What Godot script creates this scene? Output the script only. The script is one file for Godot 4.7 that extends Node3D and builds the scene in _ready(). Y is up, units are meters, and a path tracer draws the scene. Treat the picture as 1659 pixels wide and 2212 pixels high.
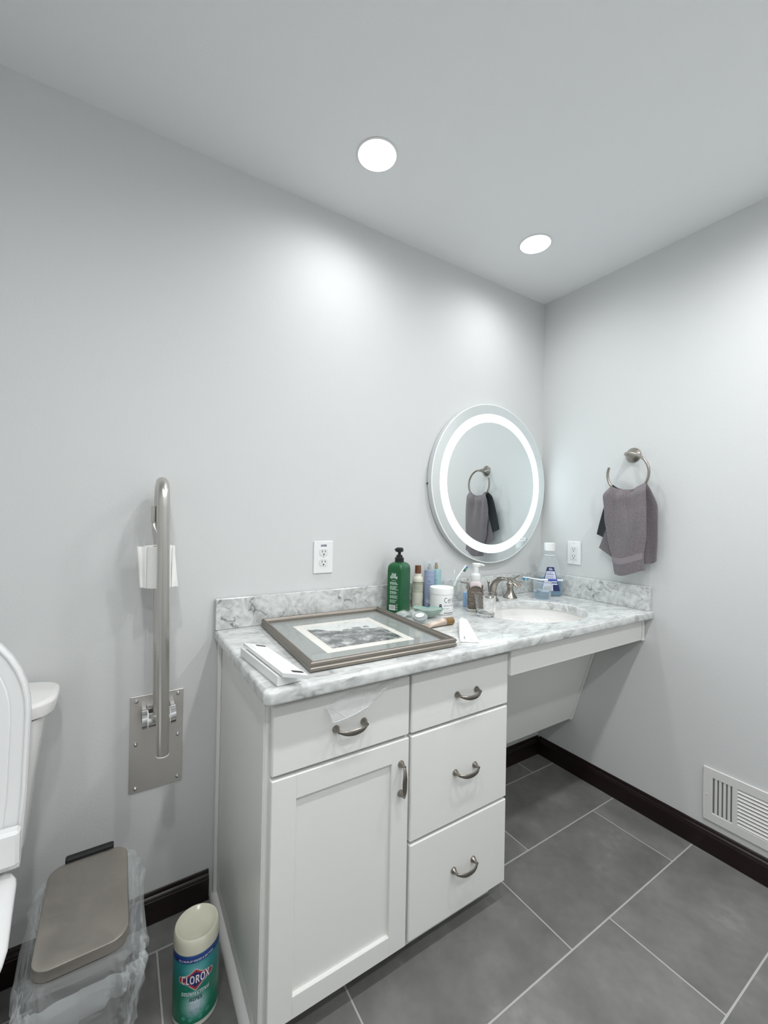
extends Node3D
# A bathroom corner: vanity with a marble top, lit round mirror, fold-up grab bar, toilet, bin. Units: metres, y up.
# The corner of the two visible walls stands at x = 0, z = 0; the mirror wall is z = 0, the towel wall is x = 0.

const H := 2.44
const CT := 0.8814      # counter top
var M := {}
var used := {}

# ------------------------------------------------------------------ mesh builder
class MB:
	var v := PackedVector3Array()
	var uv := PackedVector2Array()
	var t := PackedInt32Array()
	var xf := Transform3D()
	var crease := 40.0

	func vert(p: Vector3, u := Vector2.ZERO) -> int:
		v.append(xf * p)
		uv.append(u)
		return v.size() - 1

	func tri(a: int, b: int, c: int) -> void:
		t.append(a)
		t.append(b)
		t.append(c)

	func quad(a: int, b: int, c: int, d: int) -> void:
		tri(a, b, c)
		tri(a, c, d)

	func tri_out(a: int, b: int, c: int, center: Vector3) -> void:
		var n := (v[c] - v[a]).cross(v[b] - v[a])
		if n.dot((v[a] + v[b] + v[c]) / 3.0 - center) < 0.0:
			tri(a, c, b)
		else:
			tri(a, b, c)

	func fix(from: int) -> void:
		var vol := 0.0
		for i in range(from, t.size(), 3):
			vol += v[t[i]].dot(v[t[i + 1]].cross(v[t[i + 2]]))
		if vol > 0.0:
			for i in range(from, t.size(), 3):
				var s := t[i + 1]
				t[i + 1] = t[i + 2]
				t[i + 2] = s

	func face_to(from: int, dir: Vector3) -> void:
		var n := Vector3.ZERO
		for i in range(from, t.size(), 3):
			n += (v[t[i + 2]] - v[t[i]]).cross(v[t[i + 1]] - v[t[i]])
		if n.dot(dir) < 0.0:
			for i in range(from, t.size(), 3):
				var s := t[i + 1]
				t[i + 1] = t[i + 2]
				t[i + 2] = s

	# chamfered box by centre and size
	func box(c: Vector3, s: Vector3, b := 0.0015) -> MB:
		var h := s / 2.0
		b = minf(b, minf(h.x, minf(h.y, h.z)) * 0.9)
		var id := {}
		for sx in [-1, 1]:
			for sy in [-1, 1]:
				for sz in [-1, 1]:
					var k := Vector3(sx, sy, sz)
					id[[sx, sy, sz, 0]] = vert(c + k * Vector3(h.x, h.y - b, h.z - b))
					id[[sx, sy, sz, 1]] = vert(c + k * Vector3(h.x - b, h.y, h.z - b))
					id[[sx, sy, sz, 2]] = vert(c + k * Vector3(h.x - b, h.y - b, h.z))
		var o := xf * c
		for s1 in [-1, 1]:
			for q in [[[s1, -1, -1, 0], [s1, 1, -1, 0], [s1, 1, 1, 0], [s1, -1, 1, 0]], [[-1, s1, -1, 1], [1, s1, -1, 1], [1, s1, 1, 1], [-1, s1, 1, 1]], [[-1, -1, s1, 2], [1, -1, s1, 2], [1, 1, s1, 2], [-1, 1, s1, 2]]]:
				tri_out(id[q[0]], id[q[1]], id[q[2]], o)
				tri_out(id[q[0]], id[q[2]], id[q[3]], o)
			for s2 in [-1, 1]:
				for q in [[[s1, s2, -1, 0], [s1, s2, -1, 1], [s1, s2, 1, 1], [s1, s2, 1, 0]], [[s1, -1, s2, 0], [s1, -1, s2, 2], [s1, 1, s2, 2], [s1, 1, s2, 0]], [[-1, s1, s2, 1], [-1, s1, s2, 2], [1, s1, s2, 2], [1, s1, s2, 1]]]:
					tri_out(id[q[0]], id[q[1]], id[q[2]], o)
					tri_out(id[q[0]], id[q[2]], id[q[3]], o)
				for s3 in [-1, 1]:
					tri_out(id[[s1, s2, s3, 0]], id[[s1, s2, s3, 1]], id[[s1, s2, s3, 2]], o)
		return self

	# box by its two corners
	func bx(a: Vector3, b: Vector3, bev := 0.0015) -> MB:
		return box((a + b) / 2.0, (b - a).abs(), bev)

	# rings: Array of Array of Vector3 (same length), closed round; ends capped
	func rings(rr: Array, cap := true, closed := false) -> MB:
		var from := t.size()
		var n: int = rr[0].size()
		var base := v.size()
		for j in rr.size():
			for i in n + 1:
				vert(rr[j][i % n], Vector2(float(i) / n, 1.0 - float(j) / maxf(1.0, rr.size() - 1)))
		var w := n + 1
		for j in (rr.size() if closed else rr.size() - 1):
			var j2 := (j + 1) % rr.size()
			for i in n:
				quad(base + j * w + i, base + j * w + i + 1, base + j2 * w + i + 1, base + j2 * w + i)
		if cap and not closed:
			for e in [0, rr.size() - 1]:
				var mid := Vector3.ZERO
				for p in rr[e]:
					mid += p
				var m := vert(mid / n)
				for i in n:
					if e == 0:
						tri(m, base + i + 1, base + i)
					else:
						tri(m, base + e * w + i, base + e * w + i + 1)
		fix(from)
		return self

	func lathe(prof: Array, seg := 32, cap := true, sq := Vector2.ONE) -> MB:
		var rr := []
		for p in prof:
			var ring := []
			for i in seg:
				var a := TAU * i / seg
				ring.append(Vector3(sin(a) * maxf(p.x, 1e-5) * sq.x, p.y, cos(a) * maxf(p.x, 1e-5) * sq.y))
			rr.append(ring)
		return rings(rr, cap)

	# closed lathe whose profile runs round (outside then inside): no caps
	func lathe_ring(prof: Array, seg := 40) -> MB:
		var rr := []
		for p in prof:
			var ring := []
			for i in seg:
				var a := TAU * i / seg
				ring.append(Vector3(sin(a) * maxf(p.x, 1e-5), p.y, cos(a) * maxf(p.x, 1e-5)))
			rr.append(ring)
		return rings(rr, false, true)

	# sections: [y, hx, hz, exponent, cx, cz]
	func loft(secs: Array, seg := 48) -> MB:
		var rr := []
		for s in secs:
			var ring := []
			for i in seg:
				var a := TAU * i / seg
				var ca := sin(a)
				var sa := cos(a)
				var e: float = 2.0 / s[3]
				ring.append(Vector3(signf(ca) * pow(absf(ca), e) * s[1] + (s[4] if s.size() > 4 else 0.0), s[0], signf(sa) * pow(absf(sa), e) * s[2] + (s[5] if s.size() > 5 else 0.0)))
			rr.append(ring)
		return rings(rr)

	# tube along a path; rad: float, or Array of Vector2 (across, along up)
	func tube(path: Array, rad, seg := 14, closed := false, up := Vector3.UP) -> MB:
		var rr := []
		var n := path.size()
		for i in n:
			var a: Vector3 = path[(i - 1 + n) % n] if closed or i > 0 else path[0]
			var b: Vector3 = path[(i + 1) % n] if closed or i < n - 1 else path[n - 1]
			var d := (b - a).normalized()
			var side := d.cross(up)
			if side.length() < 0.05:
				side = d.cross(Vector3(0.3, 0.1, 1.0) if absf(d.z) < 0.9 else Vector3.RIGHT)
			side = side.normalized()
			if i > 0 and up == Vector3.UP and rr.size():
				var prev: Vector3 = (rr[-1][0] - path[i - 1]).normalized()
				var s2 := prev - d * prev.dot(d)
				if s2.length() > 0.2:
					side = s2.normalized()
			var u := side.cross(d).normalized()
			var r: Vector2 = rad[i] if rad is Array else Vector2(rad, rad)
			var ring := []
			for k in seg:
				var w := TAU * k / seg
				ring.append(path[i] + side * cos(w) * r.x + u * sin(w) * r.y)
			rr.append(ring)
		return rings(rr, not closed, closed)

	# rounded rectangles: [y, hx, hz, corner radius]
	func loft_rr(secs: Array, per := 8) -> MB:
		var rr := []
		for s in secs:
			var ring := []
			for c in 4:
				var sx := 1.0 if c == 0 or c == 3 else -1.0
				var sz := 1.0 if c < 2 else -1.0
				for i in per + 1:
					var a := PI / 2 * (c + float(i) / per)
					ring.append(Vector3(sx * (s[1] - s[3]) + cos(a) * s[3], s[0], sz * (s[2] - s[3]) + sin(a) * s[3]))
			rr.append(ring)
		return rings(rr)

	# polygon in the x-z plane from y0 to y1, top edge eased by bev
	func prism(poly: PackedVector2Array, y0: float, y1: float, bev := 0.0) -> MB:
		var rr := []
		var lo := inset(poly, bev)
		if bev > 0.0:
			rr.append(lift(lo, y0))
		rr.append(lift(poly, y0 + bev))
		if bev > 0.0:
			rr.append(lift(inset(poly, bev * 0.3), y1 - bev * 0.3))
			rr[-2] = lift(poly, y0 + bev)
			rr.insert(2, lift(poly, y1 - bev))
			rr.append(lift(lo, y1))
		else:
			rr.append(lift(poly, y1))
		var from := t.size()
		var n := poly.size()
		var base := v.size()
		rings(rr, false)
		t.resize(t.size())
		var tris := Geometry2D.triangulate_polygon(lo)
		for e in [0, rr.size() - 1]:
			var b := v.size()
			for p in rr[e]:
				vert(p, Vector2(p.x, p.z))
			for i in range(0, tris.size(), 3):
				var s := t.size()
				tri(b + tris[i], b + tris[i + 1], b + tris[i + 2])
				face_to(s, xf.basis * (Vector3.DOWN if e == 0 else Vector3.UP))
		# the side wall faces away from the middle
		var wall_end := from + n * 6 * (rr.size() - 1)
		var c := Vector3.ZERO
		var area := 0.0
		for i in n:
			area += poly[i].cross(poly[(i + 1) % n])
		var p0: Vector2 = poly[0]
		var p1: Vector2 = poly[1]
		var outd := Vector2((p1 - p0).y, -(p1 - p0).x) * signf(area)
		var sgn := (v[t[from + 2]] - v[t[from]]).cross(v[t[from + 1]] - v[t[from]])
		# use the first quad that has area
		for i in range(from, wall_end, 3):
			sgn = (v[t[i + 2]] - v[t[i]]).cross(v[t[i + 1]] - v[t[i]])
			var mid := (v[t[i]] + v[t[i + 1]] + v[t[i + 2]]) / 3.0
			if sgn.length() > 1e-12 and absf((xf.basis.inverse() * sgn).normalized().y) < 0.5:
				var k := ((i - from) / 6) % n
				var e2: Vector2 = poly[(k + 1) % n] - poly[k]
				outd = Vector2(e2.y, -e2.x) * signf(area)
				c = mid
				break
		if sgn.dot(xf.basis * Vector3(outd.x, 0, outd.y)) < 0.0:
			for i in range(from, wall_end, 3):
				var s := t[i + 1]
				t[i + 1] = t[i + 2]
				t[i + 2] = s
		return self

	func inset(poly: PackedVector2Array, d: float) -> PackedVector2Array:
		if d == 0.0:
			return poly
		var n := poly.size()
		var area := 0.0
		for i in n:
			area += poly[i].cross(poly[(i + 1) % n])
		var o := PackedVector2Array()
		for i in n:
			var a := (poly[i] - poly[(i - 1 + n) % n]).normalized()
			var b := (poly[(i + 1) % n] - poly[i]).normalized()
			var na := Vector2(-a.y, a.x) * signf(area)
			var nb := Vector2(-b.y, b.x) * signf(area)
			var m := (na + nb).normalized()
			o.append(poly[i] + m * d / maxf(0.4, m.dot(na)))
		return o

	func lift(poly: PackedVector2Array, y: float) -> Array:
		var o := []
		for p in poly:
			o.append(Vector3(p.x, y, p.y))
		return o

	# open grid fn(u, v) facing dir
	func sheet(fn: Callable, nu: int, nv: int, dir: Vector3) -> MB:
		var from := t.size()
		var base := v.size()
		for j in nv + 1:
			for i in nu + 1:
				vert(fn.call(float(i) / nu, float(j) / nv), Vector2(float(i) / nu, float(j) / nv))
		for j in nv:
			for i in nu:
				var a := base + j * (nu + 1) + i
				quad(a, a + 1, a + nu + 2, a + nu + 1)
		face_to(from, dir)
		return self

	# sheet with a thickness
	func slab(fn: Callable, nu: int, nv: int, th: float) -> MB:
		var p := []
		for j in nv + 1:
			var row := []
			for i in nu + 1:
				row.append(fn.call(float(i) / nu, float(j) / nv))
			p.append(row)
		var from := t.size()
		var ids := [[], []]
		for s in 2:
			for j in nv + 1:
				for i in nu + 1:
					var du: Vector3 = p[j][mini(i + 1, nu)] - p[j][maxi(i - 1, 0)]
					var dv: Vector3 = p[mini(j + 1, nv)][i] - p[maxi(j - 1, 0)][i]
					var n := du.cross(dv).normalized()
					var edge := 1.0
					if i == 0 or i == nu or j == 0 or j == nv:
						edge = 0.55
					ids[s].append(vert(p[j][i] + n * th * edge * (0.5 if s else -0.5), Vector2(float(i) / nu, float(j) / nv)))
		var w := nu + 1
		for j in nv:
			for i in nu:
				var a := j * w + i
				quad(ids[0][a], ids[0][a + 1], ids[0][a + w + 1], ids[0][a + w])
				quad(ids[1][a + w], ids[1][a + w + 1], ids[1][a + 1], ids[1][a])
		for i in nu:
			quad(ids[1][i], ids[1][i + 1], ids[0][i + 1], ids[0][i])
			var a := nv * w + i
			quad(ids[0][a], ids[0][a + 1], ids[1][a + 1], ids[1][a])
		for j in nv:
			var a := j * w
			quad(ids[0][a], ids[0][a + w], ids[1][a + w], ids[1][a])
			a = j * w + nu
			quad(ids[1][a], ids[1][a + w], ids[0][a + w], ids[0][a])
		fix(from)
		return self

	func mesh() -> ArrayMesh:
		var nt := t.size() / 3
		var fn := PackedVector3Array()
		var fu := PackedVector3Array()
		var groups := {}
		for f in nt:
			var a := v[t[f * 3]]
			var n := (v[t[f * 3 + 2]] - a).cross(v[t[f * 3 + 1]] - a)
			fn.append(n)
			fu.append(n.normalized())
			for k in 3:
				var key := Vector3i((v[t[f * 3 + k]] * 50000.0).round())
				if groups.has(key):
					groups[key].append(f)
				else:
					groups[key] = [f]
		var lim := cos(deg_to_rad(crease))
		var vs := PackedVector3Array()
		var ns := PackedVector3Array()
		var us := PackedVector2Array()
		for f in nt:
			if fn[f].length() < 1e-14:
				continue
			for k in 3:
				var i := t[f * 3 + k]
				var sum := Vector3.ZERO
				for g in groups[Vector3i((v[i] * 50000.0).round())]:
					if fu[g].dot(fu[f]) > lim:
						sum += fn[g]
				vs.append(v[i])
				ns.append(sum.normalized() if sum.length() > 0.0 else fu[f])
				us.append(uv[i])
		var arr := []
		arr.resize(Mesh.ARRAY_MAX)
		arr[Mesh.ARRAY_VERTEX] = vs
		arr[Mesh.ARRAY_NORMAL] = ns
		arr[Mesh.ARRAY_TEX_UV] = us
		var m := ArrayMesh.new()
		m.add_surface_from_arrays(Mesh.PRIMITIVE_TRIANGLES, arr)
		return m

# ------------------------------------------------------------------ scene helpers
func numbered(called: String) -> String:
	used[called] = used.get(called, -1) + 1
	return called if used[called] == 0 else "%s_%03d" % [called, used[called]]

func thing(called: String, label: String, category: String, at := Vector3.ZERO, turn := 0.0, group := "") -> Node3D:
	var o := Node3D.new()
	o.name = numbered(called)
	add_child(o)
	o.position = at
	o.rotation.y = turn
	tag(o, label, category, group)
	return o

func tag(o: Node, label: String, category: String, group := "") -> void:
	o.set_meta("label", label)
	o.set_meta("category", category)
	if group:
		o.set_meta("group", group)

func part(called: String, mb: MB, look: Material, parent: Node = self) -> MeshInstance3D:
	var o := MeshInstance3D.new()
	o.name = numbered(called) if parent == self else called
	o.mesh = mb.mesh()
	o.material_override = look
	parent.add_child(o, true)
	return o

func struct(called: String, mb: MB, look: Material, label := "") -> MeshInstance3D:
	var o := part(called, mb, look)
	o.set_meta("kind", "structure")
	if label:
		o.set_meta("label", label)
	return o

func col(hex: String) -> Color:
	return Color.html(hex)

func mat(color: Color, rough := 0.5, metal := 0.0) -> StandardMaterial3D:
	var m := StandardMaterial3D.new()
	m.albedo_color = color
	m.roughness = rough
	m.metallic = metal
	m.cull_mode = BaseMaterial3D.CULL_DISABLED
	return m

func pane(color: Color, alpha: float, rough := 0.05) -> StandardMaterial3D:
	var m := mat(Color(color, alpha), rough)
	m.transparency = BaseMaterial3D.TRANSPARENCY_ALPHA
	return m

func solid_glass(color := Color.WHITE, scale := 0.05) -> StandardMaterial3D:
	var m := mat(Color(color, 0.0), 0.0)
	m.refraction_enabled = true
	m.refraction_scale = scale
	m.transparency = BaseMaterial3D.TRANSPARENCY_ALPHA
	return m

func noise(seed_: int, freq: float, oct := 4, kind := FastNoiseLite.TYPE_SIMPLEX_SMOOTH) -> FastNoiseLite:
	var n := FastNoiseLite.new()
	n.seed = seed_
	n.frequency = freq
	n.noise_type = kind
	n.fractal_octaves = oct
	return n

func tex(im: Image) -> ImageTexture:
	return ImageTexture.create_from_image(im)

func bumpy(m: StandardMaterial3D, seed_: int, freq: float, size: int, per_metre: float, depth: float) -> StandardMaterial3D:
	var im := noise(seed_, freq, 3).get_seamless_image(size, size)
	m.heightmap_enabled = true
	m.heightmap_texture = tex(im)
	m.heightmap_scale = depth
	m.uv1_triplanar = true
	m.uv1_world_triplanar = true
	m.uv1_scale = Vector3.ONE * per_metre
	return m

# ------------------------------------------------------------------ print (flat lettering on labels)
func fill(im: Image, x0: float, y0: float, x1: float, y1: float, c: Color) -> void:
	im.fill_rect(Rect2i(int(x0), int(y0), int(x1 - x0), int(y1 - y0)), c)

func paint_tri(im: Image, a: Vector2, b: Vector2, c: Vector2, color: Color) -> void:
	var d := (b - a).cross(c - a)
	if absf(d) < 1e-6:
		return
	for y in range(maxi(0, int(floor(minf(a.y, minf(b.y, c.y))))), mini(im.get_height() - 1, int(ceil(maxf(a.y, maxf(b.y, c.y))))) + 1):
		for x in range(maxi(0, int(floor(minf(a.x, minf(b.x, c.x))))), mini(im.get_width() - 1, int(ceil(maxf(a.x, maxf(b.x, c.x))))) + 1):
			var p := Vector2(x + 0.5, y + 0.5)
			var w0 := (b - p).cross(c - p) / d
			var w1 := (c - p).cross(a - p) / d
			var w2 := 1.0 - w0 - w1
			if w0 >= -0.001 and w1 >= -0.001 and w2 >= -0.001:
				im.set_pixel(x, y, color)

func poly(im: Image, pts: Array, color: Color) -> void:
	var pk := PackedVector2Array(pts)
	var tr := Geometry2D.triangulate_polygon(pk)
	for i in range(0, tr.size(), 3):
		paint_tri(im, pk[tr[i]], pk[tr[i + 1]], pk[tr[i + 2]], color)

# text with its middle at (x, y); h is the height of its box; fit > 0 squeezes it to that width
func write(im: Image, text: String, x: float, y: float, h: float, color: Color, bold := false, fit := 0.0, shear := 0.0, left := false, serif := false) -> void:
	var tm := TextMesh.new()
	var f := SystemFont.new()
	f.font_names = PackedStringArray(["Droid Serif" if serif else "Droid Sans"])
	f.font_weight = 700 if bold else 400
	tm.font = f
	tm.text = text
	tm.depth = 0.0
	tm.font_size = 64
	var arr := tm.get_mesh_arrays()
	if arr.is_empty() or arr[Mesh.ARRAY_VERTEX] == null:
		return
	var vs: PackedVector3Array = arr[Mesh.ARRAY_VERTEX]
	var ix: PackedInt32Array = arr[Mesh.ARRAY_INDEX] if arr[Mesh.ARRAY_INDEX] != null else PackedInt32Array(range(vs.size()))
	if vs.is_empty():
		return
	var lo := vs[0]
	var hi := vs[0]
	for p in vs:
		lo = lo.min(p)
		hi = hi.max(p)
	var k := h / maxf(hi.y - lo.y, 1e-6)
	var kx := k if fit <= 0.0 else fit / maxf(hi.x - lo.x, 1e-6)
	var ox := lo.x if left else (lo.x + hi.x) / 2.0
	var oy := (lo.y + hi.y) / 2.0
	var pts := PackedVector2Array()
	for p in vs:
		pts.append(Vector2(x + (p.x - ox) * kx + (p.y - oy) * k * shear, y - (p.y - oy) * k))
	for i in range(0, ix.size(), 3):
		paint_tri(im, pts[ix[i]], pts[ix[i + 1]], pts[ix[i + 2]], color)

# lines of print too small to read
func small_print(im: Image, x0: float, y0: float, x1: float, rows: int, pitch: float, thick: float, color: Color, seed_: int) -> void:
	var rng := RandomNumberGenerator.new()
	rng.seed = seed_
	for r in rows:
		var x := x0
		var end := x1 - rng.randf() * (x1 - x0) * 0.35
		while x < end:
			var w := rng.randf_range(2.0, 6.0) * thick
			fill(im, x, y0 + r * pitch, minf(x + w, end), y0 + r * pitch + thick, color)
			x += w + thick * 0.8

func blank(w: int, h: int, c: Color) -> Image:
	var im := Image.create(w, h, false, Image.FORMAT_RGB8)
	im.fill(c)
	return im

func printed(im: Image, rough := 0.35) -> StandardMaterial3D:
	var m := mat(Color.WHITE, rough)
	m.albedo_texture = tex(im)
	m.texture_repeat = false
	return m

# ------------------------------------------------------------------ materials
func marble(seed_: int, clouds: float, vein: float, size: int) -> ImageTexture:
	# the texture repeats about every 1.8 m
	var a := noise(seed_, 0.0045, 5).get_seamless_image(size, size)
	var b := noise(seed_ + 1, 0.012, 5).get_seamless_image(size, size)
	var c := noise(seed_ + 2, 0.035, 4).get_seamless_image(size, size)
	var w := noise(seed_ + 3, 0.008, 3).get_seamless_image(size, size)
	var im := Image.create(size, size, false, Image.FORMAT_RGB8)
	for y in size:
		for x in size:
			var wx := (w.get_pixel(x, y).r - 0.5) * 40.0
			var sx := posmod(int(x + wx), size)
			var sy := posmod(y + int(wx * 0.7), size)
			var n1 := a.get_pixel(sx, sy).r
			var n2 := b.get_pixel(sx, sy).r
			var n3 := c.get_pixel(sx, sy).r
			var ridge := pow(clampf(1.0 - absf(n1 - 0.5) * 24.0, 0.0, 1.0), 2.0) * smoothstep(0.42, 0.6, n2)
			var ridge2 := pow(clampf(1.0 - absf(n2 - 0.52) * 24.0, 0.0, 1.0), 2.0) * smoothstep(0.5, 0.66, n1)
			var cloud := smoothstep(0.3, 0.75, n1 * 0.3 + n2 * 0.45 + n3 * 0.25)
			var k := 0.862 - cloud * clouds - vein * (ridge * 0.26 + ridge2 * 0.16) - (n3 - 0.5) * clouds * 0.9
			im.set_pixel(x, y, Color(k * 0.985, k, k * 0.99))
	return tex(im)

func make_materials() -> void:
	M.wall = bumpy(mat(col("d6d8d7"), 0.75), 3, 0.06, 256, 6.0, 0.012)
	M.ceiling = bumpy(mat(col("ecedee"), 0.9), 4, 0.06, 256, 6.0, 0.012)
	M.cabinet = mat(col("ebebe7"), 0.4)
	M.trim_white = mat(col("e6e6e4"), 0.4)
	M.dark_wood = mat(col("2a1512"), 0.3)
	var dw := noise(8, 0.02, 4).get_seamless_image(256, 256)
	for y in 256:
		for x in 256:
			var k := dw.get_pixel(x / 8, y).r
			dw.set_pixel(x, y, Color(k, k, k))
	M.dark_wood.albedo_texture = tex(grain())
	M.dark_wood.albedo_color = Color.WHITE
	M.dark_wood.uv1_triplanar = true
	M.dark_wood.uv1_world_triplanar = true
	M.dark_wood.uv1_scale = Vector3.ONE * 2.0
	var big := marble(21, 0.12, 0.6, 1024)
	M.marble_top = mat(Color.WHITE, 0.12)
	M.marble_top.albedo_texture = big
	M.marble_top.uv1_triplanar = true
	M.marble_top.uv1_world_triplanar = true
	M.marble_top.uv1_scale = Vector3(0.6, 1.0, 1.5)
	M.marble_top.uv1_triplanar_sharpness = 6.0
	M.marble_splash = mat(Color(1.0, 1.0, 1.0), 0.15)
	M.marble_splash.albedo_texture = marble(57, 0.11, 1.2, 1024)
	M.marble_splash.uv1_triplanar = true
	M.marble_splash.uv1_world_triplanar = true
	M.marble_splash.uv1_scale = Vector3(1.0, 1.0, 1.0)
	M.marble_splash.uv1_offset = Vector3(0.37, 0.1, 0.2)
	M.nickel = mat(col("a39d95"), 0.27, 1.0)
	M.pull = mat(col("8f8a82"), 0.27, 1.0)  # darker copy of nickel: dark reflections are put into its colour
	M.steel = mat(col("cbc8c3"), 0.3, 1.0)
	M.steel_plate = mat(col("e2deda"), 0.45, 1.0)
	M.chrome = mat(col("d8d8d8"), 0.08, 1.0)
	M.gold = mat(col("b8924e"), 0.3, 0.9)
	M.ceramic = mat(col("ecebe8"), 0.08)
	M.plastic_white = mat(col("eeefee"), 0.35)
	M.plastic_black = mat(col("141414"), 0.35)
	M.dark_slot = mat(col("2a2a2a"), 0.8)
	M.rubber_white = mat(col("f2f2f0"), 0.6)
	M.mirror = mat(col("f0f4f4"), 0.01, 1.0)
	M.paper = bumpy(mat(col("f2f2ee"), 0.9), 12, 0.1, 128, 30.0, 0.02)
	M.glass = solid_glass()
	M.clear = pane(Color(0.95, 0.98, 1.0), 0.08)
	M.clear_thick = pane(Color(0.9, 0.95, 0.97), 0.16)
	M.film = pane(Color(0.97, 0.98, 0.98), 0.26, 0.28)
	M.film_edge = pane(Color(0.97, 0.98, 0.98), 0.6, 0.3)
	M.liner = pane(Color(0.86, 0.88, 0.88), 0.2, 0.3)
	M.liner_hem = pane(Color(0.9, 0.92, 0.92), 0.24, 0.3)
	M.water = solid_glass(Color(0.9, 0.96, 1.0), 0.033)
	M.towel = bumpy(mat(Color.WHITE, 1.0), 31, 0.11, 256, 11.0, 0.9)
	var tt := noise(32, 0.09, 3).get_seamless_image(256, 256)
	var ti := Image.create(256, 256, false, Image.FORMAT_RGB8)
	for y in 256:
		for x in 256:
			var k := 0.62 + 0.86 * tt.get_pixel(x, y).r
			ti.set_pixel(x, y, Color(0.525 * k, 0.495 * k, 0.51 * k))
	M.towel.albedo_texture = tex(ti)
	M.towel.rim_enabled = true
	M.towel.rim = 0.5
	M.towel.rim_tint = 0.6
	M.hem = mat(col("8a8287"), 0.95)
	M.grout = mat(col("b2b3b0"), 0.9)
	M.tiles = []
	for k in 3:
		var m := mat(Color.WHITE, 0.42)
		m.albedo_texture = tile_tex(70 + k * 5, [0.0, 0.012, -0.012][k])
		m.uv1_triplanar = true
		m.uv1_world_triplanar = true
		m.uv1_scale = Vector3.ONE * 0.9
		m.uv1_offset = Vector3(0.3 * k, 0, 0.21 * k)
		M.tiles.append(m)

func smudged(m: StandardMaterial3D) -> StandardMaterial3D:
	# brushed steel with finger marks: roughness varies
	var a := noise(44, 0.012, 4).get_seamless_image(256, 256)
	var im := Image.create(256, 256, false, Image.FORMAT_RGB8)
	for y in 256:
		for x in 256:
			var k := 0.26 + 0.3 * a.get_pixel(x, y).r
			im.set_pixel(x, y, Color(k, k, k))
	m.roughness_texture = tex(im)
	m.uv1_triplanar = true
	m.uv1_scale = Vector3.ONE * 4.0
	return m

func grain() -> Image:
	var n := noise(8, 0.05, 4)
	var im := Image.create(256, 256, false, Image.FORMAT_RGB8)
	for y in 256:
		for x in 256:
			var k := n.get_noise_2d(x * 0.12, y * 2.0) * 0.5 + 0.5
			im.set_pixel(x, y, Color(0.105, 0.05, 0.045) * (0.75 + 0.5 * k))
	return im

func tile_tex(seed_: int, lift: float) -> ImageTexture:
	var a := noise(seed_, 0.008, 5).get_seamless_image(512, 512)
	var b := noise(seed_ + 1, 0.05, 3).get_seamless_image(512, 512)
	var im := Image.create(512, 512, false, Image.FORMAT_RGB8)
	for y in 512:
		for x in 512:
			var n := a.get_pixel(x, y).r - 0.5
			var s := b.get_pixel(x, y).r - 0.5
			var k := 0.472 + lift + n * 0.11 + s * 0.03 + (0.05 if n > 0.27 else 0.0) * s
			im.set_pixel(x, y, Color(k, k * 0.995, k * 0.975))
	return tex(im)

# ------------------------------------------------------------------ camera, light
func _ready() -> void:
	var cam := Camera3D.new()
	cam.name = "camera"
	add_child(cam)
	cam.position = Vector3(-1.94473, 1.27156, 1.47687)
	cam.basis = Basis(Vector3.UP, deg_to_rad(-32.187)) * Basis(Vector3.RIGHT, deg_to_rad(0.433)) * Basis(Vector3.BACK, deg_to_rad(1.0868))
	cam.fov = 101.444
	cam.near = 0.02
	cam.current = true
	var we := WorldEnvironment.new()
	we.name = "environment"
	var e := Environment.new()
	e.background_mode = Environment.BG_COLOR
	e.background_color = Color(0.5, 0.5, 0.5)
	e.tonemap_mode = Environment.TONE_MAPPER_LINEAR
	e.tonemap_exposure = 0.94
	e.sdfgi_enabled = true
	e.ssao_enabled = true
	e.ssil_enabled = true
	we.environment = e
	add_child(we)
	make_materials()
	recessed_light(Vector3(-1.262, H, 0.31), "round recessed ceiling light nearest the camera, above the picture frame", 0.4)
	recessed_light(Vector3(-0.47, H, 0.305), "round recessed ceiling light above the sink and lit mirror", 0.33)
	recessed_light(Vector3(-0.475, H, 1.14), "round recessed ceiling light at the right edge of the picture", 0.9)
	var added_lights := {"over the floor in front of the drawers": Vector2(-1.262, 1.14), "over the floor in front of the toilet": Vector2(-2.05, 1.14), "behind the camera towards the left wall": Vector2(-2.05, 1.97), "straight behind the camera": Vector2(-1.262, 1.97), "behind the camera beside the towel wall": Vector2(-0.475, 1.97)}
	for where in added_lights:  # unseen lamps added on the grid of the visible ones to brighten the room
		recessed_light(Vector3(added_lights[where].x, H, added_lights[where].y), "added unseen ceiling fill light " + where, 0.85)
	build_room()
	build_vanity()
	build_counter()
	build_mirror()
	build_wall_things()
	build_grab_bar()
	build_toilet()
	build_bin()
	build_frame()
	build_counter_things()
	build_floor_things()

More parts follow.
